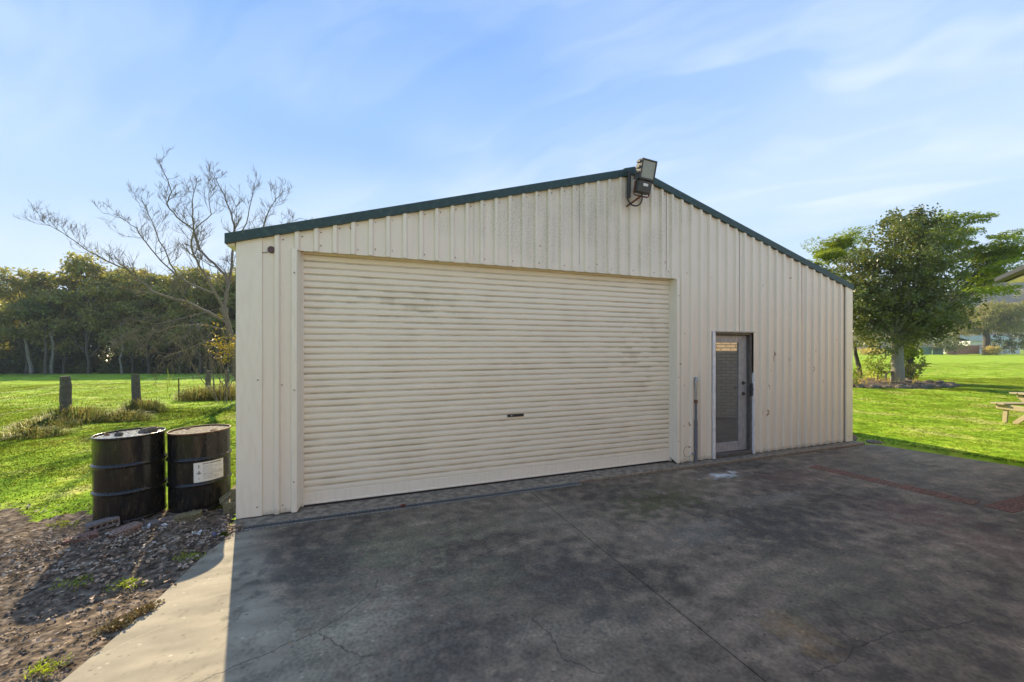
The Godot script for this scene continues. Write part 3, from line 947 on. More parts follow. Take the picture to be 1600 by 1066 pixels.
func wall_fittings() -> void:
	# floodlight on the gable
	var f := thing("floodlight", "weathered grey floodlight at the peak of the shed gable", "floodlight", sp(4.93, 3.97, 0.05), SHED_TURN)
	var head := Basis(Vector3.BACK, -0.03) * Basis(Vector3.UP, 0.05) * Basis(Vector3.RIGHT, 0.22)
	var o := Vector3(0.055, 0.24, 0.20)
	var b := MB.new()
	b.box(o + head * Vector3(0, 0.10, 0), Vector3(0.262, 0.27, 0.10), head, 0.012)
	b.box(o + head * Vector3(0, -0.125, -0.005), Vector3(0.235, 0.17, 0.115), head, 0.014)
	b.box(o + head * Vector3(0, 0.10, -0.085), Vector3(0.20, 0.22, 0.08), head, 0.03)
	put("housing", b.mesh(), M.lamp_body, f)
	for e in [[Vector3(0, 0.225, 0.055), Vector3(0.262, 0.022, 0.02)], [Vector3(0, -0.025, 0.055), Vector3(0.262, 0.026, 0.02)], [Vector3(-0.12, 0.10, 0.055), Vector3(0.024, 0.23, 0.02)], [Vector3(0.12, 0.10, 0.055), Vector3(0.024, 0.23, 0.02)]]:
		var r := MB.new()
		r.box(o + head * e[0], e[1], head, 0.004)
		put("lens_frame", r.mesh(), M.lamp_body, f)
	var g := MB.new()
	g.box(o + head * Vector3(0, 0.10, 0.052), Vector3(0.216, 0.226, 0.008), head)
	put("lens", g.mesh(), M.lamp_glass, f)
	var pl := MB.new()
	pl.box(o + head * Vector3(0, -0.10, 0.054), Vector3(0.085, 0.035, 0.004), head)
	put("rating_plate", pl.mesh(), M.white_trim, f)
	for k in 4:
		for e in [-0.135, 0.135]:
			var fin := MB.new()
			fin.box(o + head * Vector3(e, 0.20 - k * 0.075, -0.01), Vector3(0.018, 0.03, 0.08), head, 0.004)
			put("clip", fin.mesh(), M.lamp_body, f)
	var br := MB.new()
	var pts := PackedVector3Array([o + head * Vector3(-0.135, -0.06, -0.02), o + head * Vector3(-0.137, -0.225, -0.01), o + head * Vector3(-0.11, -0.245, -0.01), o + head * Vector3(0.11, -0.245, -0.01), o + head * Vector3(0.137, -0.225, -0.01), o + head * Vector3(0.135, -0.06, -0.02)])
	br.tube(pts, PackedFloat32Array([0.011, 0.011, 0.011, 0.011, 0.011, 0.011]), 6, true)
	br.tube(PackedVector3Array([o + head * Vector3(0, -0.245, -0.01), Vector3(-0.07, -0.09, 0.06), Vector3(-0.075, -0.10, -0.03)]), PackedFloat32Array([0.016, 0.014, 0.014]), 8, true)
	put("bracket", br.mesh(), M.rust, f)
	var arm := MB.new()
	arm.box(Vector3(-0.075, 0.20, 0.02), Vector3(0.045, 0.40, 0.05), Basis(Vector3.BACK, -0.03), 0.008)
	put("mounting_post", arm.mesh(), M.lamp_body, f)
	var cb := MB.new()
	var cp := PackedVector3Array()
	var cr := PackedFloat32Array()
	for k in 19:
		var q := k / 18.0
		var an := lerpf(PI * 0.95, PI * 2.25, q)
		cp.append(Vector3(-0.06 + cos(an) * 0.115, -0.03 + sin(an) * 0.12 + (0.10 if k == 0 else 0.0), 0.12 + 0.04 * q))
		cr.append(0.010)
	cb.tube(cp, cr, 6)
	put("cable", cb.mesh(), M.black_metal, f)
	# round sensor in the left corner
	var sn := thing("round_sensor", "small round brown sensor with short wire at shed's left corner", "sensor", sp(0.318, 2.845, 0.002), SHED_TURN)
	var sb := MB.new()
	sb.lathe(PackedVector2Array([Vector2(0.036, 0), Vector2(0.036, 0.025), Vector2(0.033, 0.032), Vector2(0.033, 0.032), Vector2(0.02, 0.028), Vector2(0.0, 0.03)]), 20, Vector3.ZERO, Basis(Vector3.RIGHT, PI / 2))
	put("body", sb.mesh(), mat("brown plastic", Color(0.09, 0.045, 0.04), 0.5), sn)
	var sw := MB.new()
	sw.tube(PackedVector3Array([Vector3(-0.03, -0.015, 0.006), Vector3(-0.05, -0.032, 0.006), Vector3(-0.075, -0.035, 0.006), Vector3(-0.088, -0.034, 0.012)]), PackedFloat32Array([0.003, 0.003, 0.003, 0.003]), 5)
	put("wire", sw.mesh(), M.black_metal, sn)
	# conduit and the wire ring left of the personnel door
	var c := thing("conduit_pipe", "grey pipe with rusty collar standing left of the glazed door", "pipe", sp(6.13, 0.0, 0.0), SHED_TURN)
	var lo := MB.new()
	lo.tube(PackedVector3Array([Vector3(0, 0.0, 0.05), Vector3(0, 0.66, 0.05)]), PackedFloat32Array([0.026, 0.026]), 12, true)
	put("lower_pipe", lo.mesh(), M.conduit, c)
	var up := MB.new()
	up.tube(PackedVector3Array([Vector3(0, 0.66, 0.05), Vector3(0, 0.94, 0.05)]), PackedFloat32Array([0.020, 0.020]), 12, true)
	put("upper_pipe", up.mesh(), M.conduit, c)
	var co := MB.new()
	co.tube(PackedVector3Array([Vector3(0, 0.93, 0.05), Vector3(0, 0.975, 0.05)]), PackedFloat32Array([0.028, 0.028]), 12, true)
	put("collar", co.mesh(), M.rust, c)
	var el := MB.new()
	el.tube(PackedVector3Array([Vector3(0, 0.96, 0.05), Vector3(0, 1.20, 0.05), Vector3(0, 1.275, 0.05), Vector3(0.012, 1.305, 0.045), Vector3(0.035, 1.31, 0.02), Vector3(0.05, 1.31, -0.02)]), PackedFloat32Array([0.018, 0.024, 0.027, 0.027, 0.025, 0.025]), 12, true)
	put("elbow", el.mesh(), M.steel, c)
	var r := thing("wire_ring", "thin wire ring with small knob low beside the grey pipe", "wire ring", sp(6.0, 0.15, 0.03), SHED_TURN)
	var rp := PackedVector3Array()
	var rr := PackedFloat32Array()
	for k in 25:
		rp.append(Vector3(-0.01 + cos(TAU * k / 24.0) * 0.085, 0.02 + sin(TAU * k / 24.0) * 0.085, 0.0))
		rr.append(0.0028)
	var rm := MB.new()
	rm.tube(rp, rr, 5)
	put("ring", rm.mesh(), M.screw, r)
	var km := MB.new()
	km.lathe(PackedVector2Array([Vector2(0.014, -0.03), Vector2(0.014, 0.02), Vector2(0.024, 0.022), Vector2(0.024, 0.045), Vector2(0.016, 0.05), Vector2(0, 0.05)]), 12, Vector3(0.065, -0.01, 0.0), Basis(Vector3.RIGHT, PI / 2))
	put("knob", km.mesh(), M.steel, r)

# ------------------------------------------------------------------ drums, bricks, litter on the left
func label_picture() -> ImageTexture:          # white hazard sticker; the print is too small to read in the photograph
	var w := 220
	var h := 160
	var im := Image.create(w, h, false, Image.FORMAT_RGB8)
	im.fill(Color(0.86, 0.86, 0.84))
	var rng := RandomNumberGenerator.new()
	rng.seed = 31
	var ink := Color(0.12, 0.12, 0.13)
	var x := 62
	while x < 190:                              # heading
		var n := rng.randi_range(5, 10)
		im.fill_rect(Rect2i(x, 10, n, 10), ink.lerp(Color(0.5, 0.5, 0.5), rng.randf() * 0.5))
		x += n + rng.randi_range(2, 5)
	for row in 13:
		x = 62
		var stop := rng.randi_range(120, 208)
		while x < stop:
			var n := rng.randi_range(3, 14)
			im.fill_rect(Rect2i(x, 30 + row * 9, n, 3), Color(0.55, 0.55, 0.55))
			x += n + 3
	im.fill_rect(Rect2i(31, 22, 7, 16), ink)    # exclamation mark
	im.fill_rect(Rect2i(31, 42, 7, 6), ink)
	for k in 18:                                # dead tree and fish pictogram
		im.fill_rect(Rect2i(34 - k / 4, 64 + k, 2 + k / 2, 1), ink)
	im.fill_rect(Rect2i(18, 84, 36, 4), ink)
	im.fill_rect(Rect2i(26, 91, 20, 5), ink)
	im.fill_rect(Rect2i(32, 128, 6, 6), ink)
	for k in 14:                                # scuffs
		im.fill_rect(Rect2i(rng.randi_range(60, 200), rng.randi_range(90, 150), rng.randi_range(4, 12), 2), Color(0.25, 0.25, 0.24))
	return ImageTexture.create_from_image(im)

func drum(label: String, at: Vector3, turn: float, lean: Vector2, wet: bool) -> Node3D:
	var o := thing("oil_drum", label, "oil drum", at, turn, "black oil drums beside the shed")
	o.rotation.x = lean.x
	o.rotation.z = lean.y
	var r := 0.290
	var h := 0.885
	var p := PackedVector2Array()
	p.append_array([Vector2(r * 0.98, 0.0), Vector2(r + 0.006, 0.004), Vector2(r + 0.006, 0.018), Vector2(r, 0.024), Vector2(r, 0.024)])
	for hoop in [0.305, 0.585]:
		for k in 11:
			var q := k / 10.0
			p.append(Vector2(r + 0.015 * pow(sin(PI * q), 1.4), hoop - 0.024 + 0.048 * q))
		p.append(p[-1])
	p.append_array([Vector2(r, h - 0.03), Vector2(r, h - 0.022), Vector2(r + 0.004, h - 0.016)])
	var b := MB.new()
	b.lathe(p, 64)
	put("body", b.mesh(), M.drum, o)
	var rim := MB.new()
	rim.lathe(PackedVector2Array([Vector2(r + 0.002, h - 0.018), Vector2(r + 0.008, h - 0.014), Vector2(r + 0.009, h - 0.004), Vector2(r + 0.004, h), Vector2(r - 0.004, h), Vector2(r - 0.007, h - 0.004), Vector2(r - 0.007, h - 0.022)]), 64)
	put("rim", rim.mesh(), M.rim_rust if not wet else M.drum, o)
	var lid := MB.new()
	lid.lathe(PackedVector2Array([Vector2(r - 0.004, h - 0.018), Vector2(r - 0.03, h - 0.019), Vector2(r - 0.05, h - 0.014), Vector2(0.0, h - 0.014)]), 48)
	put("lid", lid.mesh(), M.lid_wet if wet else M.lid_dry, o)
	for e in [[Vector2(0.20, 0.05), 0.034], [Vector2(-0.19, -0.06), 0.022]]:
		var bg := MB.new()
		bg.lathe(PackedVector2Array([Vector2(e[1], 0), Vector2(e[1], 0.012), Vector2(e[1] * 0.8, 0.016), Vector2(e[1] * 0.75, 0.009), Vector2(0, 0.009)]), 16, Vector3(e[0].x, h - 0.014, e[0].y))
		put("bung", bg.mesh(), M.rim_rust, o)
	return o

func lump(rng: RandomNumberGenerator, size: Vector3, rough := 0.25) -> ArrayMesh:      # an irregular stone
	var mb := MB.new()
	var f := noise(rng.randi() % 1000, 0.9, 3)
	var n := 9
	var seg := 14
	var pts := []
	for i in n + 1:
		var row := []
		for k in seg:
			var th := PI * i / n
			var ph := TAU * k / seg
			var d := Vector3(sin(th) * cos(ph), cos(th), sin(th) * sin(ph))
			var q := d * (1.0 + rough * f.get_noise_3dv(d * 1.3) * 1.6)
			q.y = maxf(q.y, -0.55)
			row.append(q * size)
		pts.append(row)
	for i in n:
		for k in seg:
			var k2 := (k + 1) % seg
			mb.quad(pts[i + 1][k], pts[i][k], pts[i][k2], pts[i + 1][k2])
	return mb.mesh()

func brick_mesh(rng: RandomNumberGenerator, holes: bool, size := Vector3(0.23, 0.078, 0.11)) -> ArrayMesh:
	var mb := MB.new()
	if not holes:
		mb.box(Vector3.ZERO, size, Basis(), 0.007)
	else:                                      # a row of core holes through its length side
		var bars := 6
		var web := 0.016
		var step := (size.x - web) / 5.0
		mb.box(Vector3(0, size.y * 0.34, 0), Vector3(size.x, size.y * 0.32, size.z), Basis(), 0.005)
		mb.box(Vector3(0, -size.y * 0.34, 0), Vector3(size.x, size.y * 0.32, size.z), Basis(), 0.005)
		for k in bars:
			mb.box(Vector3(-size.x / 2 + web / 2 + k * step, 0, 0), Vector3(web, size.y * 0.37, size.z - 0.008))
		mb.box(Vector3(0, 0, 0), Vector3(size.x - 0.02, size.y * 0.37, size.z * 0.25))
	return mb.mesh()

func left_corner() -> void:
	var rng := RandomNumberGenerator.new()
	rng.seed = 12
	M.lid_wet = mottled("wet drum lid", 75, Vector3(2.5, 2.5, 2.5), [[0.3, Color(0.07, 0.07, 0.065)], [0.5, Color(0.16, 0.16, 0.15)], [0.75, Color(0.45, 0.46, 0.46)]], 1.0)
	M.lid_wet.roughness_texture = grey_tex(76, 0.02, 0.03, 0.4)
	M.lid_dry = mottled("dusty drum lid", 77, Vector3(2.5, 2.5, 2.5), [[0.3, Color(0.10, 0.075, 0.05)], [0.5, Color(0.24, 0.215, 0.175)], [0.8, Color(0.32, 0.30, 0.26)]], 0.9)
	M.lid_dry.metallic_specular = 0.2
	drum("black oil drum with wet lid, farther from the shed wall", Vector3(-4.148, -0.01, -4.336), 0.6, Vector2(0.0, 0.012), true)
	var d2 := drum("black oil drum with white hazard label, nearer the shed wall", Vector3(-3.635, -0.035, -4.647), 0.0, Vector2(0.0, 0.01), false)
	var lb := MB.new()
	var facing := atan2(-4.647, 3.635)          # towards the camera; lathe angles run with -sin as z
	var r := 0.2925
	for k in 14:
		var q0 := -0.20 + 1.0 * k / 14.0
		var q1 := -0.20 + 1.0 * (k + 1) / 14.0
		var a0 := facing + q0
		var a1 := facing + q1
		lb.quad(Vector3(cos(a0) * r, 0.338, -sin(a0) * r), Vector3(cos(a1) * r, 0.338, -sin(a1) * r), Vector3(cos(a1) * r, 0.555, -sin(a1) * r), Vector3(cos(a0) * r, 0.555, -sin(a0) * r), Vector2(k / 14.0, 1), Vector2((k + 1) / 14.0, 1), Vector2((k + 1) / 14.0, 0), Vector2(k / 14.0, 0))
	var lm := mat("white paper label", Color.WHITE, 0.5)
	lm.albedo_texture = label_picture()
	put("hazard_label", lb.mesh(), lm, d2)
	var rock := put("rock", lump(rng, Vector3(0.10, 0.035, 0.05)), M.stone)
	rock.position = Vector3(-4.03, 0.88, -4.42)
	rock.rotation = Vector3(0, 0.4, 0.22)
	tag(rock, "flat grey stone lying on the wet drum lid", "stone")
	var lumpy := put("dirt_lump", lump(rng, Vector3(0.04, 0.022, 0.03)), M.bark_dark)
	lumpy.position = Vector3(-4.20, 0.872, -4.25)
	tag(lumpy, "small dark lump lying on the wet drum lid", "lump")
	# loose bricks round the drums: x, y, z, turn, tilt, kind, holes, label
	var L := [[-4.10, 0.03, -3.99, 0.95, Vector2(0.0, 0.06), 0, true, "grey brick with core holes at the foot of the left drum"],
		[-4.08, -0.02, -3.77, 0.85, Vector2(0.05, 0.05), 1, false, "reddish brick half sunk in bark, farthest left"],
		[-3.77, 0.01, -3.885, 1.35, Vector2(0.10, 0.03), 2, false, "pinkish brick on its side before the left drum"],
		[-3.66, -0.03, -4.13, 0.9, Vector2(0.0, 0.0), 0, false, "dark grey brick lying flat between the two drums"],
		[-3.45, -0.005, -4.24, 0.55, Vector2(0.0, 0.03), 3, false, "greenish mossy brick before the labelled drum"]]
	for e in L:
		var o := put("loose_brick", brick_mesh(rng, e[6]), M.clay[e[5]])
		o.position = Vector3(e[0], e[1], e[2])
		o.rotation = Vector3(e[4].x, e[3], e[4].y)
		tag(o, e[7], "brick", "loose bricks around the drums")
	var S := [[-3.19, 0.10, -4.60, 0.7, 0.62, "mossy stone block leaning against the labelled drum"], [-3.02, 0.04, -4.44, 0.2, 0.0, "lower mossy stone block against the shed corner"], [-3.00, 0.17, -4.52, 0.35, 0.04, "upper mossy stone block against the shed corner"]]
	for e in S:
		var o := put("stone_block", brick_mesh(rng, false, Vector3(0.30, 0.13, 0.16)), M.clay[3])
		o.position = Vector3(e[0], e[1], e[2])
		o.rotation = Vector3(0, e[3], e[4])
		tag(o, e[5], "stone block", "stone blocks at the shed corner")
	# the bare patch
	var mb := MB.new()
	var f := noise(14, 0.5, 4)
	var step := 0.06
	var nx := 92
	var nz := 100
	var x0 := -7.6
	var z0 := -0.4
	var id := {}
	for j in nz:
		for i in nx:
			var x := x0 + i * step
			var zf := z0 + j * step
			var inside := zf < 4.45 + 0.35 * f.get_noise_2d(x * 1.4, zf * 1.4) + maxf(0.0, (x + 4.6) * 0.12)
			var s := to_shed(x, -zf)
			if not inside or s.x > -0.02 and s.y < 0.27 or x > -2.36:
				continue
			id[j * nx + i] = mb.v.size()
			var slab := smoothstep(0.0, 0.5, -2.45 - x - maxf(0.0, (zf - 2.1) * 0.17))
			var y := -0.032 + slab * (0.035 * f.get_noise_2d(x * 2.2, zf * 2.2) + 0.02 * f.get_noise_2d(x * 9.0, zf * 9.0) + 0.015)
			mb.v.append(Vector3(x, y, -zf)); mb.n.append(Vector3.UP); mb.t.append(Vector2(x, zf)); mb.c.append(Color.WHITE)
	for j in nz - 1:
		for i in nx - 1:
			var a := j * nx + i
			if id.has(a) and id.has(a + 1) and id.has(a + nx) and id.has(a + nx + 1):
				mb.ix.append_array(PackedInt32Array([id[a], id[a + nx], id[a + 1], id[a + 1], id[a + nx], id[a + nx + 1]]))
	var stl := SurfaceTool.new()
	stl.create_from(mb.mesh(), 0)
	stl.generate_normals()
	struct(put("dirt_patch", stl.commit(), M.dirt), "bare dirt and bark mulch beside the driveway")
	# bark chips and leaves, gravel
	var chip := MB.new()
	chip.leaf(Vector3(-0.5, 0, 0), Vector3(0.5, 0.10, 0), Vector3(0, 0, 0.22))
	chip.leaf(Vector3(0.5, 0.02, 0), Vector3(-0.5, 0.10, 0), Vector3(0, 0.05, -0.2))
	var where := []
	var tints := []
	for k in 11000:
		var x := rng.randf_range(-6.4, -2.5)
		var zf := rng.randf_range(1.2, 4.6)
		var s := to_shed(x, -zf)
		if s.x > -0.03 and s.y < 0.25: continue
		var pile := 0.9 * exp(-pow((zf - 3.55 - (x + 3.6) * 0.25) / 0.42, 2.0)) + 0.10
		if rng.randf() > pile: continue
		if x > -2.42 - (zf - 2.1) * 0.17 + 0.02 and rng.randf() > 0.05: continue
		var on_slab := x > -2.45 - maxf(0.0, (zf - 2.1) * 0.17)
		var sz := rng.randf_range(0.025, 0.075)
		var bas := Basis.from_euler(Vector3(rng.randf_range(-0.5, 0.5), rng.randf() * TAU, rng.randf_range(-0.4, 0.4))).scaled(Vector3(sz, sz, sz * rng.randf_range(0.5, 1.4)))
		where.append(Transform3D(bas, Vector3(x, (-0.012 if on_slab else -0.012 + rng.randf() * 0.03 + pile * 0.02), -zf)))
		var w := rng.randf()
		tints.append(Color(0.14, 0.085, 0.05).lerp(Color(0.52, 0.38, 0.26), w * w) if rng.randf() > 0.12 else Color(0.38, 0.33, 0.26))
	tag(many("leaf_litter", chip.mesh(), M.litter, where, tints), "brown bark chips and dead leaves on the bare dirt")
	where = []
	tints = []
	var pebble := lump(rng, Vector3(0.5, 0.4, 0.45), 0.3)
	for k in 9000:
		var x := rng.randf_range(-5.2, -2.3)
		var zf := rng.randf_range(0.9, 3.9)
		if x > -2.47 - maxf(0.0, (zf - 2.1) * 0.17): continue
		if rng.randf() > 1.15 - (zf - 0.9) * 0.33: continue
		var sz := rng.randf_range(0.006, 0.016) * (1.9 if rng.randf() < 0.06 else 1.0)
		where.append(Transform3D(Basis.from_euler(Vector3(rng.randf() * 3, rng.randf() * 6, 0)) * sz, Vector3(x, -0.018 + rng.randf() * 0.006, -zf)))
		var q := rng.randf()
		tints.append(Color(0.05, 0.045, 0.042).lerp(Color(0.30, 0.25, 0.21), q * q))
	tag(many("gravel", pebble, M.litter, where, tints), "dark gravel scattered on the dirt beside the driveway")
	# scraps of paper and plastic
	var sc := [[-3.62, -3.98, "crumpled white paper scrap before the mossy brick", Color(0.7, 0.7, 0.72)], [-3.50, -4.02, "white plastic scrap right of the crumpled paper", Color(0.75, 0.76, 0.78)], [-3.02, -3.83, "small white scrap on the bark near the driveway edge", Color(0.72, 0.72, 0.70)], [-2.84, -3.76, "small blue scrap on the bark by the driveway edge", Color(0.10, 0.12, 0.25)]]
	for e in sc:
		var mbs := MB.new()
		for k in 4:
			mbs.leaf(Vector3(rng.randf_range(-0.02, 0.02), 0.0, rng.randf_range(-0.02, 0.02)), Vector3(rng.randf_range(-0.05, 0.05), rng.randf_range(0.01, 0.04), rng.randf_range(-0.05, 0.05)), Vector3(rng.randf_range(-0.03, 0.03), 0.01, rng.randf_range(-0.03, 0.03)))
		var o := put("litter_scrap", mbs.mesh(), mat("scrap", e[3], 0.5))
		o.position = Vector3(e[0], 0.0, e[1])
		tag(o, e[2], "scrap")
	# dry leaves along the drain and on the slab
	where = []
	tints = []
	for k in 330:
		var a := rng.randf_range(0.1, 10.1)
		var d := rng.randf_range(0.03, 0.42) if rng.randf() < 0.7 else rng.randf_range(0.4, 4.5)
		if k < 60:
			a = rng.randf_range(10.0, 10.9)
			d = rng.randf_range(-0.5, 0.3)
		var sz := rng.randf_range(0.012, 0.04)
		var yy := 0.004 if d < 0.16 else -0.014
		where.append(Transform3D(Basis.from_euler(Vector3(rng.randf_range(-0.4, 0.4), rng.randf() * TAU, 0)).scaled(Vector3(sz, sz, sz)), sp(a, yy, d)))
		var q := rng.randf()
		tints.append(Color(0.08, 0.05, 0.03).lerp(Color(0.36, 0.26, 0.15), q))
	tag(many("fallen_leaves", chip.mesh(), M.litter, where, tints), "dry fallen leaves along the drain and on the driveway")
	where = []
	tints = []
	for k in 120:
		var sz := rng.randf_range(0.02, 0.05)
		where.append(Transform3D(Basis.from_euler(Vector3(rng.randf_range(-0.6, 0.6), rng.randf() * TAU, rng.randf_range(-0.5, 0.5))).scaled(Vector3(sz, sz, sz)), sp(rng.randf_range(-0.16, 0.14), rng.randf_range(-0.05, 0.012), rng.randf_range(0.02, 0.34))))
		tints.append(Color(0.12, 0.07, 0.04).lerp(Color(0.40, 0.28, 0.17), rng.randf()))
	tag(many("leaf_pile", chip.mesh(), M.litter, where, tints), "small pile of dead leaves at the drain's left end")
	# one red-brown leaf standing on the grate
	var lf := MB.new()
	for k in 5:
		var an := -0.9 + k * 0.45
		lf.leaf(Vector3.ZERO, Vector3(sin(an) * 0.05, cos(an) * 0.05, 0.02), Vector3(cos(an) * 0.012, -sin(an) * 0.012, 0))
	var o := put("dead_leaf", lf.mesh(), mat("red brown leaf", Color(0.16, 0.055, 0.04), 0.7))
	o.position = sp(1.66, -0.008, 0.24)
	o.rotation.y = 0.3
	tag(o, "red brown dead leaf caught on the drain grate", "leaf")
	# rubble behind the right corner
	var rb := [[10.16, 0.0, -0.16, M.stone, Vector3(0.20, 0.05, 0.12), "flat grey stone at the shed's right corner"], [10.42, -0.01, -0.22, M.clay[1], Vector3(0.09, 0.06, 0.09), "orange brick lump right of the flat grey stone"], [10.50, -0.03, 0.12, M.stone, Vector3(0.14, 0.03, 0.12), "low grey stone at the driveway's far corner"]]
	for e in rb:
		var q := put("rubble_stone", lump(rng, e[4]), e[3])
		q.position = sp(e[0], e[1], e[2])
		tag(q, e[5], "stone")

# ------------------------------------------------------------------ fence, table, bird bath, house
func fence() -> void:
	var f := thing("wire_fence", "old post and wire fence crossing the paddock left of the shed", "fence")
	var rng := RandomNumberGenerator.new()
	rng.seed = 17
	var P := [Vector2(-5.6, 1.5), Vector2(-9.6, 7.2), Vector2(-12.78, 11.42), Vector2(-13.0, 13.8), Vector2(-14.9, 17.8), Vector2(-16.8, 22.0), Vector2(-18.2, 25.4), Vector2(-20.4, 31.0)]
	for k in range(1, P.size()):
		var p: Vector2 = P[k]
		var y := ground_y(p.x, p.y)
		var mb := MB.new()
		if k == 4:
			mb.tube(PackedVector3Array([Vector3(0, -0.2, 0), Vector3(0, 1.02, 0)]), PackedFloat32Array([0.03, 0.028]), 4, true)
		else:
			var pts := PackedVector3Array()
			var rad := PackedFloat32Array()
			for j in 6:
				pts.append(Vector3(rng.randf_range(-0.012, 0.012), -0.2 + 1.50 * j / 5.0, rng.randf_range(-0.012, 0.012)))
				rad.append(0.135 - 0.004 * j + rng.randf_range(-0.006, 0.006))
			rad[5] *= 0.94
			mb.tube(pts, rad, 9, true)
		var o := put("post", mb.mesh(), M.post if k != 4 else M.rim_rust, f)
		o.position = Vector3(p.x, y, -p.y)
		o.rotation = Vector3(rng.randf_range(-0.03, 0.03), rng.randf() * 6.0, rng.randf_range(-0.03, 0.03))
	for h in [1.06, 0.91, 0.63, 0.38, 0.13]:
		var pts := PackedVector3Array()
		var rad := PackedFloat32Array()
		for k in range(0, P.size() - 1):
			for j in 6:
				var q: Vector2 = (P[k] as Vector2).lerp(P[k + 1], j / 6.0)
				var y0 := lerpf(ground_y(P[k].x, P[k].y), ground_y(P[k + 1].x, P[k + 1].y), j / 6.0)
				pts.append(Vector3(q.x, y0 + h - 0.03 * sin(PI * j / 6.0), -q.y))
				rad.append(0.0022)
		var mb := MB.new()
		mb.tube(pts, rad, 4)
		put("wire", mb.mesh(), M.conduit, f)

func picnic_table() -> void:
	var g := ground_y(12.8, 9.2)
	var t := thing("picnic_table", "treated pine picnic table with attached bench on the right lawn", "picnic table", Vector3(12.05, g, -9.2))
	for k in 5:
		var mb := MB.new()
		mb.box(Vector3(0.83, 0.745, -0.34 + 0.17 * k), Vector3(1.75, 0.036, 0.155), Basis(), 0.006)
		put("tabletop_plank", mb.mesh(), M.pine, t)
	for s in [-1.0, 1.0]:
		for k in 2:
			var mb := MB.new()
			mb.box(Vector3(0.83, 0.455, s * (0.58 + 0.15 * k)), Vector3(1.75, 0.036, 0.14), Basis(), 0.006)
			put("bench_plank", mb.mesh(), M.pine, t)
	for x in [0.06, 1.50]:
		var br := MB.new()
		br.box(Vector3(x, 0.375, 0), Vector3(0.045, 0.125, 1.50), Basis(), 0.012)
		put("bearer", br.mesh(), M.pine, t)
		var tb := MB.new()
		tb.box(Vector3(x + 0.045, 0.69, 0), Vector3(0.045, 0.07, 0.74), Basis(), 0.006)
		put("top_batten", tb.mesh(), M.pine, t)
		for s in [-1.0, 1.0]:
			var top := Vector3(x + 0.022 + 0.022 * s, 0.70, s * 0.30)
			var foot := Vector3(x + 0.022 + 0.022 * s, 0.0, -s * 0.42)
			var up := (top - foot).normalized()
			var lg := MB.new()
			lg.box((top + foot) / 2, Vector3(0.042, top.distance_to(foot), 0.10), Basis(Vector3.RIGHT, up, Vector3.RIGHT.cross(up)), 0.005)
			put("leg", lg.mesh(), M.pine, t)
			var sl := MB.new()
			sl.box(Vector3(x + 0.045, 0.16, s * 0.60), Vector3(0.042, 0.34, 0.095), Basis(Vector3.RIGHT, -s * 0.08), 0.005)
			put("bench_leg", sl.mesh(), M.pine, t)

func bird_bath() -> void:
	var b := thing("bird_bath", "dark bird bath on a thin pedestal left of the pale trunk", "bird bath", Vector3(18.6, -0.05, -19.8))
	var p := MB.new()
	p.lathe(PackedVector2Array([Vector2(0.13, 0), Vector2(0.13, 0.05), Vector2(0.07, 0.09), Vector2(0.05, 0.2), Vector2(0.05, 0.48), Vector2(0.08, 0.56), Vector2(0.05, 0.58)]), 16)
	put("pedestal", p.mesh(), M.conduit, b)
	var c := MB.new()
	c.lathe(PackedVector2Array([Vector2(0.06, 0.57), Vector2(0.17, 0.60), Vector2(0.24, 0.66), Vector2(0.25, 0.68), Vector2(0.23, 0.675), Vector2(0.15, 0.625), Vector2(0, 0.615)]), 20)
	put("bowl", c.mesh(), M.conduit, b)

func house() -> void:                           # the house behind and right of the camera: only its gutter end shows, but it lights the yard and mirrors in the glass door
	var turn := deg_to_rad(-40.0)              # its front runs back past the camera
	var h := thing("brick_house", "brick house at right of which only the dark gutter end shows", "house", Vector3(8.66, 0.0, -7.04), turn)
	# local: x away from the yard, z back along the gutter (towards the camera and past it)
	var wall := MB.new()
	wall.box(Vector3(4.6, 1.42, 7.9), Vector3(8.5, 3.1, 15.3))
	put("wall", wall.mesh(), M.mortar, h)
	var bm := MB.new()
	bm.box(Vector3.ZERO, Vector3(0.05, 0.066, 0.22), Basis(), 0.004)
	var where := []
	var tints := []
	var rng := RandomNumberGenerator.new()
	rng.seed = 9
	for row in 34:
		for k in 65:
			where.append(Transform3D(Basis(), Vector3(0.335, 0.0 + row * 0.083, 0.38 + k * 0.232 + (0.116 if row % 2 == 0 else 0.0))))
			tints.append(Color(0.62, 0.48, 0.33).lerp(Color(0.70, 0.57, 0.42), rng.randf()))
	many("brick_courses", bm.mesh(), M.litter, where, tints, h)
	var sf := MB.new()
	sf.box(Vector3(4.6, 2.94, 8.0), Vector3(9.1, 0.02, 16.0))
	put("soffit", sf.mesh(), M.cream_trim, h)
	var g := MB.new()
	g.box(Vector3(-0.02, 3.0, 8.0), Vector3(0.11, 0.095, 16.1), Basis(), 0.02)
	g.box(Vector3(4.6, 3.0, -0.03), Vector3(9.2, 0.095, 0.11), Basis(), 0.02)
	put("gutter", g.mesh(), M.black_metal, h)
	var r := MB.new()
	r.quad(Vector3(0, 3.045, 16), Vector3(0, 3.045, 0), Vector3(4.6, 3.12, 4.6), Vector3(4.6, 3.12, 11.4))
	r.tri(Vector3(0, 3.045, 0), Vector3(9.2, 3.045, 0), Vector3(4.6, 3.12, 4.6))
	r.quad(Vector3(9.2, 3.045, 0), Vector3(9.2, 3.045, 16), Vector3(4.6, 3.12, 11.4), Vector3(4.6, 3.12, 4.6))
	r.tri(Vector3(9.2, 3.045, 16), Vector3(0, 3.045, 16), Vector3(4.6, 3.12, 11.4))
	put("roof", r.mesh(), M.bark_dark, h)

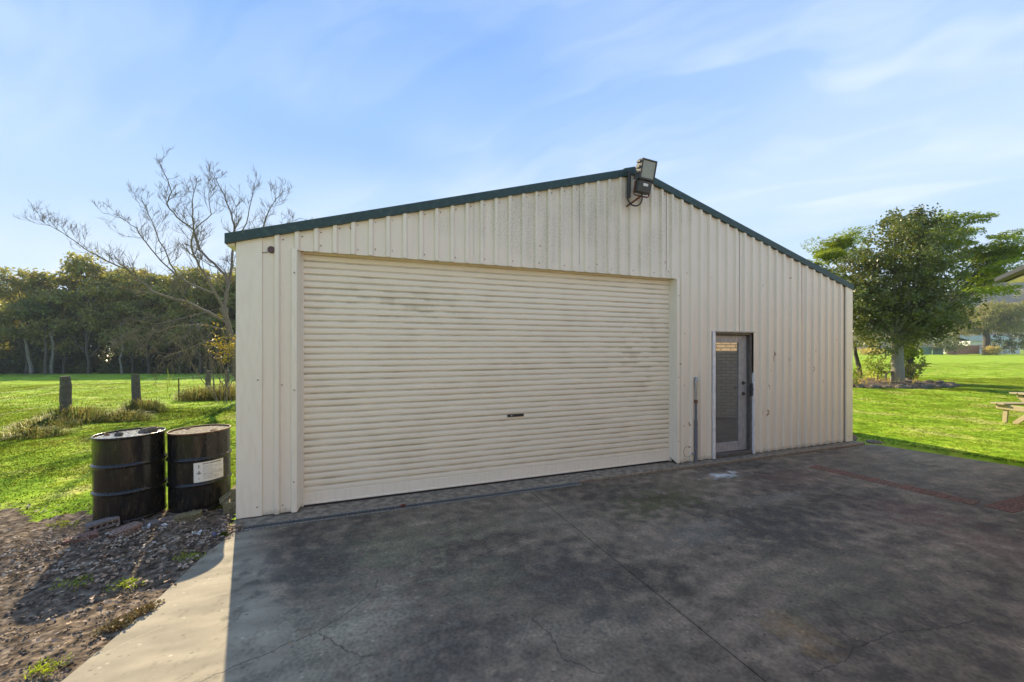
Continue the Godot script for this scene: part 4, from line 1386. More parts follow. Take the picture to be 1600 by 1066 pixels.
func far_things() -> void:
	# along the far fence, 100 m off
	var fence_mat := mottled("orange brown fence", 111, Vector3(0.4, 0.2, 0.4), [[0.3, Color(0.36, 0.18, 0.10)], [0.7, Color(0.48, 0.26, 0.16)]], 0.85)
	var fp := thing("panel_fence", "orange brown panel fence beyond the right lawn", "fence", Vector3(109, 0, -100))
	for k in 3:
		var mb := MB.new()
		mb.box(Vector3(1.6 + k * 2.75, 1.0 + 0.12 * k, 0), Vector3(2.68, 2.0 + 0.1 * k, 0.1), Basis(), 0.02)
		put("panel", mb.mesh(), fence_mat, fp)
	var gs := thing("green_panel_fence", "pale green panel fence left of the orange one", "fence", Vector3(102.5, 0, -100))
	var gm := mottled("pale green sheet", 112, Vector3(0.4, 0.2, 0.4), [[0.3, Color(0.12, 0.20, 0.15)], [0.7, Color(0.22, 0.31, 0.25)]], 0.8)
	for k in 2:
		var mb := MB.new()
		mb.box(Vector3(1.6 + k * 2.9, 0.95, 0), Vector3(2.7, 1.9, 0.1), Basis(), 0.02)
		put("panel", mb.mesh(), gm, gs)
	var cf := thing("mesh_fence", "grey wire mesh fence at far right beyond the lawn", "fence", Vector3(117.0, 0, -99))
	for k in 9:
		var mb := MB.new()
		mb.tube(PackedVector3Array([Vector3(k * 2.6, 0, 0), Vector3(k * 2.6, 1.7, 0)]), PackedFloat32Array([0.05, 0.05]), 5)
		put("post", mb.mesh(), M.steel, cf)
	var wires := MB.new()
	for k in 12:
		wires.tube(PackedVector3Array([Vector3(0, 0.1 + k * 0.14, 0), Vector3(20.8, 0.1 + k * 0.14, 0)]), PackedFloat32Array([0.014, 0.014]), 3)
	for k in 90:
		wires.tube(PackedVector3Array([Vector3(k * 0.23, 0, 0), Vector3(k * 0.23, 1.65, 0)]), PackedFloat32Array([0.012, 0.012]), 3)
	tag(put("mesh_wires", wires.mesh(), M.steel, cf), "", "", "", "stuff")
	var H := [[136.0, -112.0, 14.0, 3.6, M.white_trim, gm, "pale green roofed house at far right behind the mesh fence"], [93.0, -118.0, 11.0, 3.2, M.cream_trim, M.stone, "low pale house far behind the pale trunk"], [70.0, -126.0, 12.0, 3.4, M.white_trim, M.rust, "low white house far behind the shed's right corner"]]
	for e in H:
		var h := thing("far_house", e[6], "house", Vector3(e[0], 0, e[1]))
		var w := MB.new()
		w.box(Vector3(0, e[3] / 2, -4), Vector3(e[2], e[3], 8))
		put("wall", w.mesh(), e[4], h)
		var r := MB.new()
		var x: float = e[2] / 2 + 0.5
		var y: float = e[3]
		r.quad(Vector3(-x, y, 0.5), Vector3(x, y, 0.5), Vector3(x, y + 1.7, -4), Vector3(-x, y + 1.7, -4))
		r.quad(Vector3(x, y, -8.5), Vector3(-x, y, -8.5), Vector3(-x, y + 1.7, -4), Vector3(x, y + 1.7, -4))
		put("roof", r.mesh(), e[5], h)
		for k in 3:
			var wd := MB.new()
			wd.box(Vector3(-e[2] * 0.3 + k * e[2] * 0.3, y * 0.55, 0.03), Vector3(1.5, 1.2, 0.08))
			put("window", wd.mesh(), M.mirror_glass, h)
	var pole := thing("steel_frame_pole", "grey steel frame with crossbars at far right", "steel frame", Vector3(132.5, 0, -105.0))
	for x in [0.0, 7.5]:
		var mb := MB.new()
		mb.tube(PackedVector3Array([Vector3(x, 0, 0), Vector3(x, 10.2, 0)]), PackedFloat32Array([0.17, 0.15]), 6)
		put("upright", mb.mesh(), M.steel, pole)
	for y in [10.1, 8.2]:
		var mb := MB.new()
		mb.tube(PackedVector3Array([Vector3(-6, y, 0), Vector3(12, y, 0)]), PackedFloat32Array([0.1, 0.1]), 5)
		put("crossbar", mb.mesh(), M.steel, pole)
const LIMBS := [[[-12.27, -0.57, -18.00, 0.250], [-12.50, 1.31, -18.00, 0.230], [-12.79, 2.75, -18.00, 0.210], [-12.98, 3.79, -17.90, 0.180]],
	[[-12.85, 3.10, -18.00, 0.140], [-13.44, 3.58, -17.60, 0.120], [-14.16, 4.00, -17.30, 0.105], [-14.74, 4.19, -17.10, 0.095], [-15.32, 4.44, -16.90, 0.085], [-15.76, 5.08, -16.70, 0.070], [-16.00, 5.35, -16.50, 0.060], [-16.75, 5.73, -16.30, 0.045], [-17.45, 6.20, -16.20, 0.035], [-17.96, 6.64, -16.10, 0.026], [-18.55, 7.07, -16.00, 0.018], [-19.16, 7.38, -16.00, 0.009]],
	[[-12.98, 3.79, -17.90, 0.140], [-12.92, 4.80, -18.10, 0.120], [-13.08, 5.40, -18.20, 0.110], [-13.68, 5.98, -18.30, 0.100], [-14.47, 6.68, -18.40, 0.085], [-14.70, 7.63, -18.40, 0.075], [-15.59, 8.31, -18.50, 0.060], [-16.06, 8.94, -18.50, 0.050], [-15.91, 9.57, -18.60, 0.040], [-16.27, 10.53, -18.60, 0.025], [-16.45, 10.98, -18.60, 0.012]],
	[[-12.98, 3.79, -17.90, 0.120], [-13.20, 4.70, -17.50, 0.100], [-13.52, 5.62, -17.20, 0.080], [-13.69, 6.39, -17.00, 0.065], [-13.45, 7.42, -16.80, 0.050], [-13.42, 8.32, -16.70, 0.030], [-13.26, 9.08, -16.70, 0.014]],
	[[-13.16, 4.43, -17.60, 0.090], [-14.39, 4.88, -17.90, 0.075], [-15.33, 5.34, -18.20, 0.065], [-16.30, 6.14, -18.50, 0.055], [-17.29, 7.15, -18.80, 0.045], [-17.93, 7.94, -19.00, 0.035], [-18.76, 8.46, -19.10, 0.024], [-19.72, 8.75, -19.20, 0.012]],
	[[-15.33, 5.34, -18.20, 0.060], [-15.22, 6.13, -17.60, 0.050], [-15.55, 7.20, -17.40, 0.035], [-15.80, 8.00, -17.30, 0.025], [-16.04, 8.77, -17.20, 0.012]],
	[[-12.95, 3.79, -17.90, 0.130], [-13.36, 5.22, -18.80, 0.110], [-13.40, 7.39, -19.20, 0.090], [-13.54, 8.19, -19.40, 0.075], [-13.93, 9.14, -19.60, 0.055], [-14.25, 9.91, -19.70, 0.040], [-14.93, 11.10, -19.80, 0.015]],
	[[-12.50, 2.47, -18.00, 0.130], [-12.00, 5.12, -18.30, 0.100], [-11.96, 7.12, -18.60, 0.075], [-11.61, 8.39, -18.80, 0.050], [-11.36, 9.22, -19.00, 0.030], [-11.00, 9.68, -19.00, 0.012]],
	[[-12.00, 5.12, -18.30, 0.070], [-11.12, 6.86, -18.20, 0.050], [-10.48, 7.71, -18.10, 0.030], [-9.61, 8.08, -18.00, 0.010]],
	[[-13.40, 7.39, -19.20, 0.060], [-12.88, 8.25, -19.30, 0.045], [-12.73, 9.38, -19.40, 0.030], [-12.60, 10.42, -19.50, 0.012]],
	[[-12.72, 2.75, -17.90, 0.070], [-13.39, 2.98, -17.00, 0.050], [-14.11, 2.80, -16.40, 0.035], [-14.87, 2.39, -16.00, 0.022], [-15.80, 2.13, -15.80, 0.010]],
	[[-12.72, 2.46, -17.90, 0.060], [-13.22, 2.21, -17.20, 0.042], [-13.91, 1.75, -16.80, 0.030], [-14.73, 1.40, -16.60, 0.012]],
	[[-13.44, 3.58, -17.60, 0.050], [-13.74, 3.21, -16.60, 0.035], [-14.41, 2.91, -16.00, 0.022], [-15.24, 2.59, -15.80, 0.010]],
	[[-14.70, 7.63, -18.40, 0.045], [-13.75, 8.33, -18.20, 0.035], [-13.79, 9.31, -18.10, 0.020], [-13.43, 10.13, -18.00, 0.010]]]
const DARK_BLOBS := [[17.96, 6.78, -19.60, 1.42], [17.02, 5.52, -19.60, 1.20], [18.75, 5.52, -19.60, 1.73], [17.39, 3.94, -19.60, 1.42], [19.92, 4.10, -19.60, 1.58], [18.43, 2.84, -19.60, 1.51], [20.32, 3.00, -19.60, 1.32], [19.16, 7.57, -19.60, 0.82], [16.70, 4.10, -19.60, 0.95], [21.43, 3.47, -19.60, 0.95]]
const SPRAYS := [[24.41, 8.56, -22.00, 0.57], [25.64, 8.20, -22.00, 0.64], [25.82, 7.21, -22.00, 0.71], [26.70, 6.86, -22.00, 0.57], [27.34, 7.14, -22.00, 0.35], [24.76, 6.86, -22.00, 0.78], [25.29, 6.15, -22.00, 0.71], [23.70, 7.21, -22.00, 0.78], [26.35, 5.87, -22.00, 0.57], [24.41, 5.09, -22.00, 0.78], [25.47, 4.91, -22.00, 0.64], [23.34, 8.63, -22.00, 0.50], [17.15, 6.79, -22.00, 0.42], [18.04, 7.64, -22.00, 0.42],
	[23.70, 8.20, -22.00, 0.92], [24.76, 7.64, -22.00, 0.99], [22.85, 7.85, -22.00, 0.85], [26.35, 7.28, -22.00, 0.92], [26.95, 7.64, -22.00, 0.64], [25.54, 6.68, -22.00, 0.99], [26.60, 6.43, -22.00, 0.85], [24.19, 6.79, -22.00, 0.99], [23.17, 6.33, -22.00, 0.92], [24.94, 5.73, -22.00, 0.92], [26.17, 5.73, -22.00, 0.78], [23.84, 5.44, -22.00, 0.92], [17.68, 7.00, -22.00, 0.71], [17.26, 6.50, -22.00, 0.50], [18.46, 7.57, -22.00, 0.71], [18.22, 5.73, -22.00, 0.64], [17.68, 6.15, -22.00, 0.57], [19.10, 8.10, -22.00, 0.57]]

# ------------------------------------------------------------------ vegetation
func ball(rng: RandomNumberGenerator) -> Vector3:
	var d := Vector3(rng.randfn(), rng.randfn(), rng.randfn())
	return d.normalized() if d.length() > 0.001 else Vector3.UP

func clumps(mb: MB, rng: RandomNumberGenerator, ctr: Vector3, rad: Vector3, count: int, per: int, size: float, clump_r: Vector3, hang := 0.0, slim := 0.3) -> void:
	for k in count:
		var d := ball(rng)
		var reach := pow(rng.randf(), 0.45)
		var p := ctr + d * rad * reach
		var tone := rng.randf_range(0.65, 1.35)
		var warm := rng.randf_range(0.85, 1.25)
		for j in per:
			var q := p + Vector3(rng.randfn(), rng.randfn(), rng.randfn()) * clump_r * 0.55
			var al := (ball(rng) + Vector3.DOWN * hang).normalized() * size * rng.randf_range(0.7, 1.3)
			var ac := al.cross(ball(rng)).normalized() * size * slim
			var v := tone * rng.randf_range(0.8, 1.2)
			mb.col = Color(v * warm, v, v * 0.9)
			mb.leaf(q, al, ac)

func limb_points(a: Vector3, b: Vector3, rng: RandomNumberGenerator, n: int, wob: float) -> PackedVector3Array:
	var p := PackedVector3Array()
	for i in n + 1:
		var q := float(i) / n
		p.append(a.lerp(b, q) + (Vector3(rng.randf_range(-1, 1), rng.randf_range(-0.5, 0.5), rng.randf_range(-1, 1)) * wob * sin(PI * q)))
	return p

func taper(n: int, r0: float, r1: float) -> PackedFloat32Array:
	var r := PackedFloat32Array()
	for i in n + 1:
		r.append(lerpf(r0, r1, float(i) / n))
	return r

func gum_tree(seed_: int, h: float, spread: float, base: float, bark: Material, leaf: Material) -> Node3D:     # a forest tree: bare stem below, clumped crown above
	var rng := RandomNumberGenerator.new()
	rng.seed = seed_
	var t := thing("gum_tree", "gum tree", "tree")
	var tr := MB.new()
	var top := Vector3(rng.randf_range(-0.8, 0.8), h * 0.8, rng.randf_range(-0.8, 0.8))
	tr.tube(limb_points(Vector3(0, -0.5, 0), top, rng, 7, 0.35), taper(7, 0.012 * h, 0.05), 7)
	var lv := MB.new()
	var n := 13
	for k in n:
		var q := lerpf(base, 1.0, (k + rng.randf() * 0.8) / n)
		var an := k * 2.4 + rng.randf()
		var wide := spread * sqrt(maxf(0.05, 1.0 - pow((q - 0.62) / 0.5, 2.0))) * rng.randf_range(0.55, 1.0)
		var c := Vector3(cos(an) * wide * 0.62, h * q * 0.93, sin(an) * wide * 0.62)
		var r := Vector3(spread * 0.46, h * 0.085, spread * 0.46) * rng.randf_range(0.75, 1.2)
		clumps(lv, rng, c, r, 30, 24, 0.42, Vector3(0.62, 0.38, 0.62), 0.4, 0.27)
		var start := top * clampf(q - 0.22, 0.15, 0.9)
		tr.tube(limb_points(start, c, rng, 3, 0.25), taper(3, 0.007 * h, 0.02), 5)
	put("trunk", tr.mesh(), bark, t)
	put("crown", lv.mesh(), leaf, t)
	return t

func forest() -> void:
	var rng := RandomNumberGenerator.new()
	rng.seed = 77
	var protos := [gum_tree(201, 16.0, 4.4, 0.34, M.bark_dark, M.leaf_gum), gum_tree(202, 15.0, 4.2, 0.26, M.bark_dark, M.leaf_gum), gum_tree(203, 14.0, 4.6, 0.24, M.bark_dark, M.leaf_gum), gum_tree(204, 13.0, 4.4, 0.10, M.bark_dark, M.leaf_dark)]
	# x, metres ahead, which kind, size, label
	var F := [[-80.0, 60.0, 2, 0.85, "low gum tree at the far left edge of the bush"], [-74.5, 61.0, 0, 0.92, "broad gum tree second from the left edge of the bush"], [-70.5, 62.5, 1, 1.02, "tall gum tree left of the pale twin trunks"],
		[-66.0, 62.0, 0, 1.08, "tallest gum tree of the left bush, behind the pale twin trunks"], [-61.0, 64.0, 2, 1.08, "gum tree between the twin trunks and the first fence post"], [-57.0, 62.5, 1, 1.0, "gum tree rising above the nearest fence post"],
		[-52.5, 63.0, 0, 0.97, "gum tree right of the nearest fence post, thin open crown"], [-48.5, 62.0, 2, 1.05, "gum tree above the second fence post"], [-44.0, 63.0, 1, 1.06, "gum tree behind the long bare limb"], [-39.5, 62.0, 0, 1.08, "gum tree behind the bare tree's trunk"], [-35.0, 64.0, 2, 1.0, "gum tree half hidden by the shed's left edge"], [-86.0, 63.0, 1, 0.8, "gum tree cut by the left picture edge"]]
	var usedp := {}
	for e in F:
		place_gum(protos, usedp, e[2], e[0], e[1], e[3], rng, e[4], "gum trees along the front of the bush")
	for k in 13:
		var x := -92.0 + k * 5.2 + rng.randf_range(-1.2, 1.2)
		var dome := 0.86 + 0.22 * smoothstep(-95.0, -70.0, x)
		place_gum(protos, usedp, k % 4, x, rng.randf_range(69.0, 73.0), dome * rng.randf_range(0.92, 1.05), rng, "gum tree inside the bush behind the front row of trunks", "gum trees deeper in the bush")
	for k in 14:
		var x := -106.0 + k * 5.8 + rng.randf_range(-1.2, 1.2)
		place_gum(protos, usedp, 3, x, rng.randf_range(78.0, 83.0), rng.randf_range(0.95, 1.1), rng, "dark dense tree at the back of the bush beyond the paddock", "dark trees at the back of the bush")
	# the two pale stems and a thin one that stand out
	for e in [[-73.0, 60.5, 0.26, 9.0, "pale leaning trunk, left of the two pale trunks in the bush"], [-69.6, 60.2, 0.22, 9.5, "pale upright trunk, right of the two pale trunks in the bush"], [-59.6, 60.8, 0.17, 8.0, "thin pale trunk in the bush left of the nearest fence post"]]:
		var t := thing("pale_trunk", e[4], "tree trunk", Vector3(e[0], ground_y(e[0], e[1]), -e[1]))
		var mb := MB.new()
		mb.tube(limb_points(Vector3(0, -0.3, 0), Vector3(-1.2 if e[0] < -72.0 else 0.2, e[3], 0.3), rng, 6, 0.2), taper(6, e[2], e[2] * 0.5), 8)
		put("stem", mb.mesh(), M.bark_gum, t)
		var br := MB.new()
		br.tube(limb_points(Vector3(0, e[3] * 0.5, 0), Vector3(1.6, e[3] * 0.85, 0.5), rng, 4, 0.2), taper(4, e[2] * 0.45, 0.04), 6)
		put("branch", br.mesh(), M.bark_gum, t)
	# a bushy tree in front with a light top
	var bt := thing("bushy_tree", "round dark bushy tree with sunlit top before the pale trunks", "tree", Vector3(-70.0, ground_y(-70.0, 59.5), -59.5))
	var lb := MB.new()
	clumps(lb, rng, Vector3(-0.2, 10.0, 0), Vector3(3.0, 1.5, 2.6), 110, 26, 0.30, Vector3(0.5, 0.3, 0.5), 0.2, 0.3)
	clumps(lb, rng, Vector3(-2.2, 8.8, 0), Vector3(1.6, 0.9, 1.5), 40, 24, 0.30, Vector3(0.5, 0.3, 0.5), 0.2, 0.3)
	put("crown", lb.mesh(), M.leaf_dark, bt)
	var bs := MB.new()
	bs.tube(limb_points(Vector3(0.2, -0.3, 0), Vector3(0, 9.6, 0), rng, 5, 0.2), taper(5, 0.2, 0.07), 7)
	put("trunk", bs.mesh(), M.bark_dark, bt)
	# undergrowth
	var us := MB.new()
	clumps(us, rng, Vector3(0, 1.0, 0), Vector3(1.5, 1.2, 1.2), 40, 20, 0.32, Vector3(0.4, 0.35, 0.4), 0.1, 0.35)
	var where := []
	var tints := []
	for k in 260:
		var x := rng.randf_range(-118.0, -24.0)
		var zf := rng.randf_range(66.0, 86.0)
		var s := rng.randf_range(0.7, 1.7)
		if k < 60:
			zf = rng.randf_range(63.0, 65.0)
			s = rng.randf_range(0.35, 0.8)
		where.append(Transform3D(Basis(Vector3.UP, rng.randf() * TAU).scaled(Vector3(s, s * rng.randf_range(0.8, 1.5), s)), Vector3(x, ground_y(x, zf) - 0.2, -zf)))
		tints.append(Color.WHITE * rng.randf_range(0.7, 1.2))
	tag(many("undergrowth", us.mesh(), M.leaf_dark, where, []), "dark undergrowth between the trunks of the bush")

func place_gum(protos: Array, usedp: Dictionary, kind: int, x: float, zf: float, size: float, rng: RandomNumberGenerator, label: String, group: String) -> void:
	var at := Vector3(x, ground_y(x, zf), -zf)
	var turn := rng.randf() * TAU
	if not usedp.has(kind):
		usedp[kind] = true
		var o: Node3D = protos[kind]
		o.position = at
		o.rotation.y = turn
		o.scale = Vector3.ONE * size * 1.1
		tag(o, label, "", group)
	else:
		copy(protos[kind], at, turn, size * 1.1, label, group)

func twig(mb: MB, rng: RandomNumberGenerator, at: Vector3, dir: Vector3, len: float, r: float, depth: int, droop: float) -> void:
	var n := 4
	var p := PackedVector3Array([at])
	var d := dir
	for i in n:
		d = (d + ball(rng) * 0.28 + Vector3.UP * droop * 0.12).normalized()
		p.append(p[-1] + d * len / n)
	mb.tube(p, taper(n, r, r * 0.45), 4 if depth > 0 else 3)
	if depth <= 0:
		return
	for k in rng.randi_range(3, 5):
		var q := rng.randf_range(0.25, 1.0)
		var i := mini(int(q * n), n - 1)
		var s := p[i].lerp(p[i + 1], q * n - i)
		var nd := (d + ball(rng) * 0.85 + Vector3.UP * 0.25 * droop).normalized()
		twig(mb, rng, s, nd, len * rng.randf_range(0.42, 0.72), maxf(r * 0.55, 0.0055), depth - 1, droop)

func bare_tree() -> void:
	var base := Vector3(-12.27, ground_y(-12.27, 18.0), -18.0)
	var t := thing("bare_tree", "tall leafless tree with spreading grey limbs behind the shed's left edge", "tree", base)
	t.scale = Vector3(1.0, 0.95, 1.0)
	var rng := RandomNumberGenerator.new()
	rng.seed = 303
	var tw := MB.new()
	for li in LIMBS.size():
		var pts := PackedVector3Array()
		var rad := PackedFloat32Array()
		var src: Array = LIMBS[li]
		for i in src.size() - 1:              # smooth the line a little
			var a := Vector3(src[i][0], src[i][1], src[i][2]) - base
			var b := Vector3(src[i + 1][0], src[i + 1][1], src[i + 1][2]) - base
			for j in 3:
				var q := j / 3.0
				pts.append(a.lerp(b, q) + (ball(rng) * a.distance_to(b) * 0.035 if j > 0 else Vector3.ZERO))
				rad.append(lerpf(src[i][3], src[i + 1][3], q) * 0.54)
		var e: Array = src[-1]
		pts.append(Vector3(e[0], e[1], e[2]) - base)
		rad.append(e[3])
		var mb := MB.new()
		mb.tube(pts, rad, 8)
		put("trunk" if li == 0 else "limb", mb.mesh(), M.bark_bare, t)
		if li == 0: continue
		var low := li >= 10 and li <= 12
		for i in range(2, pts.size()):
			var q := float(i) / pts.size()
			var dir := (pts[i] - pts[i - 1]).normalized()
			var count := 1 if q < 0.35 else 2
			if low: count += 1
			for k in count:
				if rng.randf() < 0.2: continue
				var nd := (dir * 0.7 + ball(rng) * 0.8 + Vector3.UP * (0.25 if not low else -0.25)).normalized()
				twig(tw, rng, pts[i], nd, rng.randf_range(0.55, 1.25) * (1.15 - q * 0.65), maxf(rad[i] * 0.42, 0.0085), 2, 1.0 if not low else -0.8)
	tag(put("twigs", tw.mesh(), M.bark_bare, t), "", "", "", "stuff")
	# yellow leaved shrub beneath it
	var y := thing("yellow_shrub", "shrub with yellow leaves against the shed's left edge", "shrub", Vector3(-12.6, ground_y(-12.6, 17.2), -17.2))
	var st := MB.new()
	for k in 9:
		twig(st, rng, Vector3(rng.randf_range(-0.5, 0.5), 0, rng.randf_range(-0.4, 0.4)), (Vector3.UP + ball(rng) * 0.4).normalized(), rng.randf_range(1.6, 2.6), 0.022, 2, 0.4)
	put("stems", st.mesh(), M.bark_bare, y)
	var yl := MB.new()
	clumps(yl, rng, Vector3(0.2, 2.35, 0), Vector3(0.75, 0.65, 0.7), 42, 9, 0.10, Vector3(0.14, 0.10, 0.14), 0.3, 0.33)
	clumps(yl, rng, Vector3(0.0, 3.2, 0), Vector3(0.6, 0.6, 0.6), 10, 6, 0.10, Vector3(0.14, 0.10, 0.14), 0.3, 0.33)
	put("leaves", yl.mesh(), M.leaf_yellow, y)

func right_garden() -> void:
	var rng := RandomNumberGenerator.new()
	rng.seed = 404
	# the dense dark tree
	var base := Vector3(19.0, -0.05, -19.6)
	var a := thing("dense_tree", "dense dark green tree with pale mottled trunk on the right lawn", "tree", base)
	var tr := MB.new()
	var fork := Vector3(18.95, 2.3, -19.6) - base
	tr.tube(PackedVector3Array([Vector3(0.02, -0.1, 0), Vector3(0.0, 0.15, 0), Vector3(0.0, 1.1, 0), Vector3(-0.03, 1.8, 0), fork]), PackedFloat32Array([0.34, 0.28, 0.24, 0.23, 0.22]), 12)
	var lv := MB.new()
	for e in DARK_BLOBS + [[18.2, 4.6, -18.7, 1.5], [19.3, 3.6, -18.6, 1.4], [20.2, 5.0, -19.0, 1.3], [18.9, 6.0, -19.2, 1.5], [17.3, 3.4, -19.0, 1.2], [20.6, 3.1, -19.2, 1.1]]:
		var c := Vector3(e[0], e[1], e[2]) - base + Vector3(0, 0, rng.randf_range(-1.0, 1.0))
		tr.tube(limb_points(fork, c, rng, 4, 0.12), taper(4, 0.11, 0.03), 6)
		clumps(lv, rng, c, Vector3(e[3] * 1.0, e[3] * 0.95, e[3] * 1.2), 74, 34, 0.14, Vector3(0.24, 0.18, 0.24), 0.25, 0.30)
	put("trunk", tr.mesh(), M.bark_mottled, a)
	put("crown", lv.mesh(), M.leaf_dark, a)
	# the feathery one behind
	var base2 := Vector3(21.6, -0.05, -21.8)
	var b := thing("feathery_tree", "feathery bright green tree with layered sprays behind the dense dark tree", "tree", base2)
	var tb := MB.new()
	var fork2 := Vector3(0.2, 2.4, 0)
	tb.tube(PackedVector3Array([Vector3(0, -0.1, 0), Vector3(0.03, 1.2, 0), fork2]), PackedFloat32Array([0.30, 0.26, 0.24]), 10)
	var lb := MB.new()
	for e in SPRAYS:
		var c := Vector3(e[0], e[1], e[2]) - base2 + Vector3(0, 0, rng.randf_range(-1.6, 1.6))
		var mid := fork2.lerp(c, 0.5) + Vector3(0, -0.25, 0)
		tb.tube(PackedVector3Array([fork2, fork2.lerp(mid, 0.5) + ball(rng) * 0.1, mid, mid.lerp(c, 0.6), c]), PackedFloat32Array([0.08, 0.06, 0.042, 0.028, 0.012]), 6)
		for k in 7:                           # loose tilted fans of leaflets, with gaps between them
			var off: Vector3 = ball(rng) * Vector3(1.15, 0.8, 1.3) * e[3] * pow(rng.randf(), 0.5)
			var fan := Basis.from_euler(Vector3(rng.randf_range(-0.35, 0.35), rng.randf() * TAU, rng.randf_range(-0.35, 0.35)))
			var tone := rng.randf_range(0.55, 1.25)
			var reach := rng.randf_range(0.35, 0.7)
			tb.tube(PackedVector3Array([c, c + off * 0.6, c + off]), PackedFloat32Array([0.012, 0.008, 0.004]), 4)
			for q in 190:
				var rr := sqrt(rng.randf()) * reach
				var an := rng.randf() * TAU
				var p := c + off + fan * Vector3(cos(an) * rr, rng.randfn() * 0.05 - rr * rr * 0.25, sin(an) * rr)
				var al := (fan * Vector3(cos(an), -0.35, sin(an)) + ball(rng) * 0.7).normalized() * rng.randf_range(0.09, 0.17)
				var v := tone * rng.randf_range(0.75, 1.25)
				lb.col = Color(v * rng.randf_range(0.85, 1.15), v, v * 0.9)
				lb.leaf(p, al, al.cross(Vector3.UP + ball(rng) * 0.6).normalized() * 0.035)
	put("trunk", tb.mesh(), M.bark_dark, b)
	put("crown", lb.mesh(), M.leaf_bright, b)
	var vi := thing("climbing_vine", "leafy green vine climbing the trunk right of the pale trunk", "vine", Vector3(21.5, -0.05, -21.6))
	var vl := MB.new()
	clumps(vl, rng, Vector3(0, 1.5, 0), Vector3(0.62, 1.5, 0.6), 95, 14, 0.16, Vector3(0.17, 0.2, 0.17), 0.4, 0.36)
	clumps(vl, rng, Vector3(-0.7, 2.0, 0.3), Vector3(0.6, 0.8, 0.5), 24, 9, 0.16, Vector3(0.17, 0.2, 0.17), 0.4, 0.36)
	put("leaves", vl.mesh(), M.leaf_bright, vi)
	# the far drooping tree
	var c := thing("drooping_tree", "wide drooping tree far behind at the edge of the lawn", "tree", Vector3(119.3, 0, -100))
	var tc := MB.new()
	tc.tube(PackedVector3Array([Vector3(0, -0.3, 0), Vector3(0, 4, 0), Vector3(-0.4, 11, 0)]), PackedFloat32Array([0.85, 0.62, 0.4]), 9)
	var lc := MB.new()
	for k in 24:
		var an := k * 2.4
		var rr := sqrt((k + 0.5) / 24.0) * 6.6
		var p := Vector3(cos(an) * rr - 0.4, 12.6 - rr * 0.5 + rng.randf_range(-3.6, 2.4), sin(an) * rr)
		tc.tube(limb_points(Vector3(-0.3, 8.0, 0), p, rng, 3, 0.3), taper(3, 0.2, 0.05), 5)
		clumps(lc, rng, p, Vector3(2.8, 1.7, 2.8), 46, 22, 0.5, Vector3(0.7, 0.6, 0.7), 1.1, 0.2)
	put("trunk", tc.mesh(), M.bark_dark, c)
	put("crown", lc.mesh(), M.leaf_gum, c)
	# small tree and shrubs of the bed
	var s := thing("small_tree", "small leaning tree right beside the shed's right edge", "tree", Vector3(19.6, -0.05, -22.5))
	var ts := MB.new()
	ts.tube(PackedVector3Array([Vector3(0.1, -0.1, 0), Vector3(0.0, 0.8, 0), Vector3(-0.18, 1.5, 0), Vector3(-0.25, 2.2, 0)]), PackedFloat32Array([0.13, 0.11, 0.09, 0.05]), 8)
	put("trunk", ts.mesh(), M.bark_dark, s)
	var ls := MB.new()
	clumps(ls, rng, Vector3(-0.1, 2.7, 0), Vector3(1.1, 0.9, 0.9), 60, 16, 0.13, Vector3(0.22, 0.18, 0.22), 0.3, 0.25)
	put("crown", ls.mesh(), M.leaf_gum, s)
	var S := [[17.75, 19.4, 0.55, 1.5, "upright leafy shrub left of the bird bath", 0], [15.9, 18.6, 0.4, 0.9, "wispy low shrub next to the shed's right edge", 1], [20.6, 20.6, 0.75, 1.15, "low spreading sprig of dark leaves at bed's right end", 2]]
	for e in S:
		var o := thing("garden_shrub", e[4], "shrub", Vector3(e[0], -0.05, -e[1]))
		var st := MB.new()
		for k in 6:
			twig(st, rng, Vector3(rng.randf_range(-0.1, 0.1), 0, rng.randf_range(-0.1, 0.1)), (Vector3.UP + ball(rng) * 0.35).normalized(), e[3] * 0.8, 0.012, 1, 0.3)
		put("stems", st.mesh(), M.bark_dark, o)
		var l := MB.new()
		clumps(l, rng, Vector3(0, e[3] * (0.62 if e[5] != 2 else 0.75), 0), Vector3(e[2], e[3] * (0.45 if e[5] != 2 else 0.22), e[2]), [60, 26, 34][e[5]], 9, 0.12, Vector3(0.12, 0.10, 0.12), 0.4, 0.26)
		put("leaves", l.mesh(), M.leaf_bright if e[5] != 2 else M.leaf_dark, o)
	# the bed itself with its stone border
	var bed := MB.new()
	var ring := []
	for k in 40:
		var an := TAU * k / 40.0
		ring.append(Vector3(18.1 + cos(an) * (3.3 + 0.2 * sin(3 * an)), 0, -20.4 + sin(an) * (2.5 + 0.2 * cos(2 * an))))
	for k in 40:
		var p: Vector3 = ring[k]
		var q: Vector3 = ring[(k + 1) % 40]
		var m := Vector3(18.1, 0.10, -20.4)
		var p2 := p.lerp(m, 0.4) + Vector3(0, 0.10 + 0.03 * sin(k * 1.7), 0)
		var q2 := q.lerp(m, 0.4) + Vector3(0, 0.10 + 0.03 * sin((k + 1) % 40 * 1.7), 0)
		bed.quad(q + Vector3(0, -0.05, 0), p + Vector3(0, -0.05, 0), p2, q2)
		bed.tri(q2, p2, m)
	var bm := struct(put("garden_bed", bed.mesh(), M.dirt), "mulched garden bed under the right trees")
	for k in 40:
		var p: Vector3 = ring[k]
		var o := put("border_stone", lump(rng, Vector3(rng.randf_range(0.18, 0.30), rng.randf_range(0.10, 0.17), rng.randf_range(0.14, 0.22))), M.stone, bm)
		o.position = p + Vector3(rng.randf_range(-0.06, 0.06), -0.02, rng.randf_range(-0.06, 0.06))
		o.rotation.y = rng.randf() * TAU
	var stalk := MB.new()
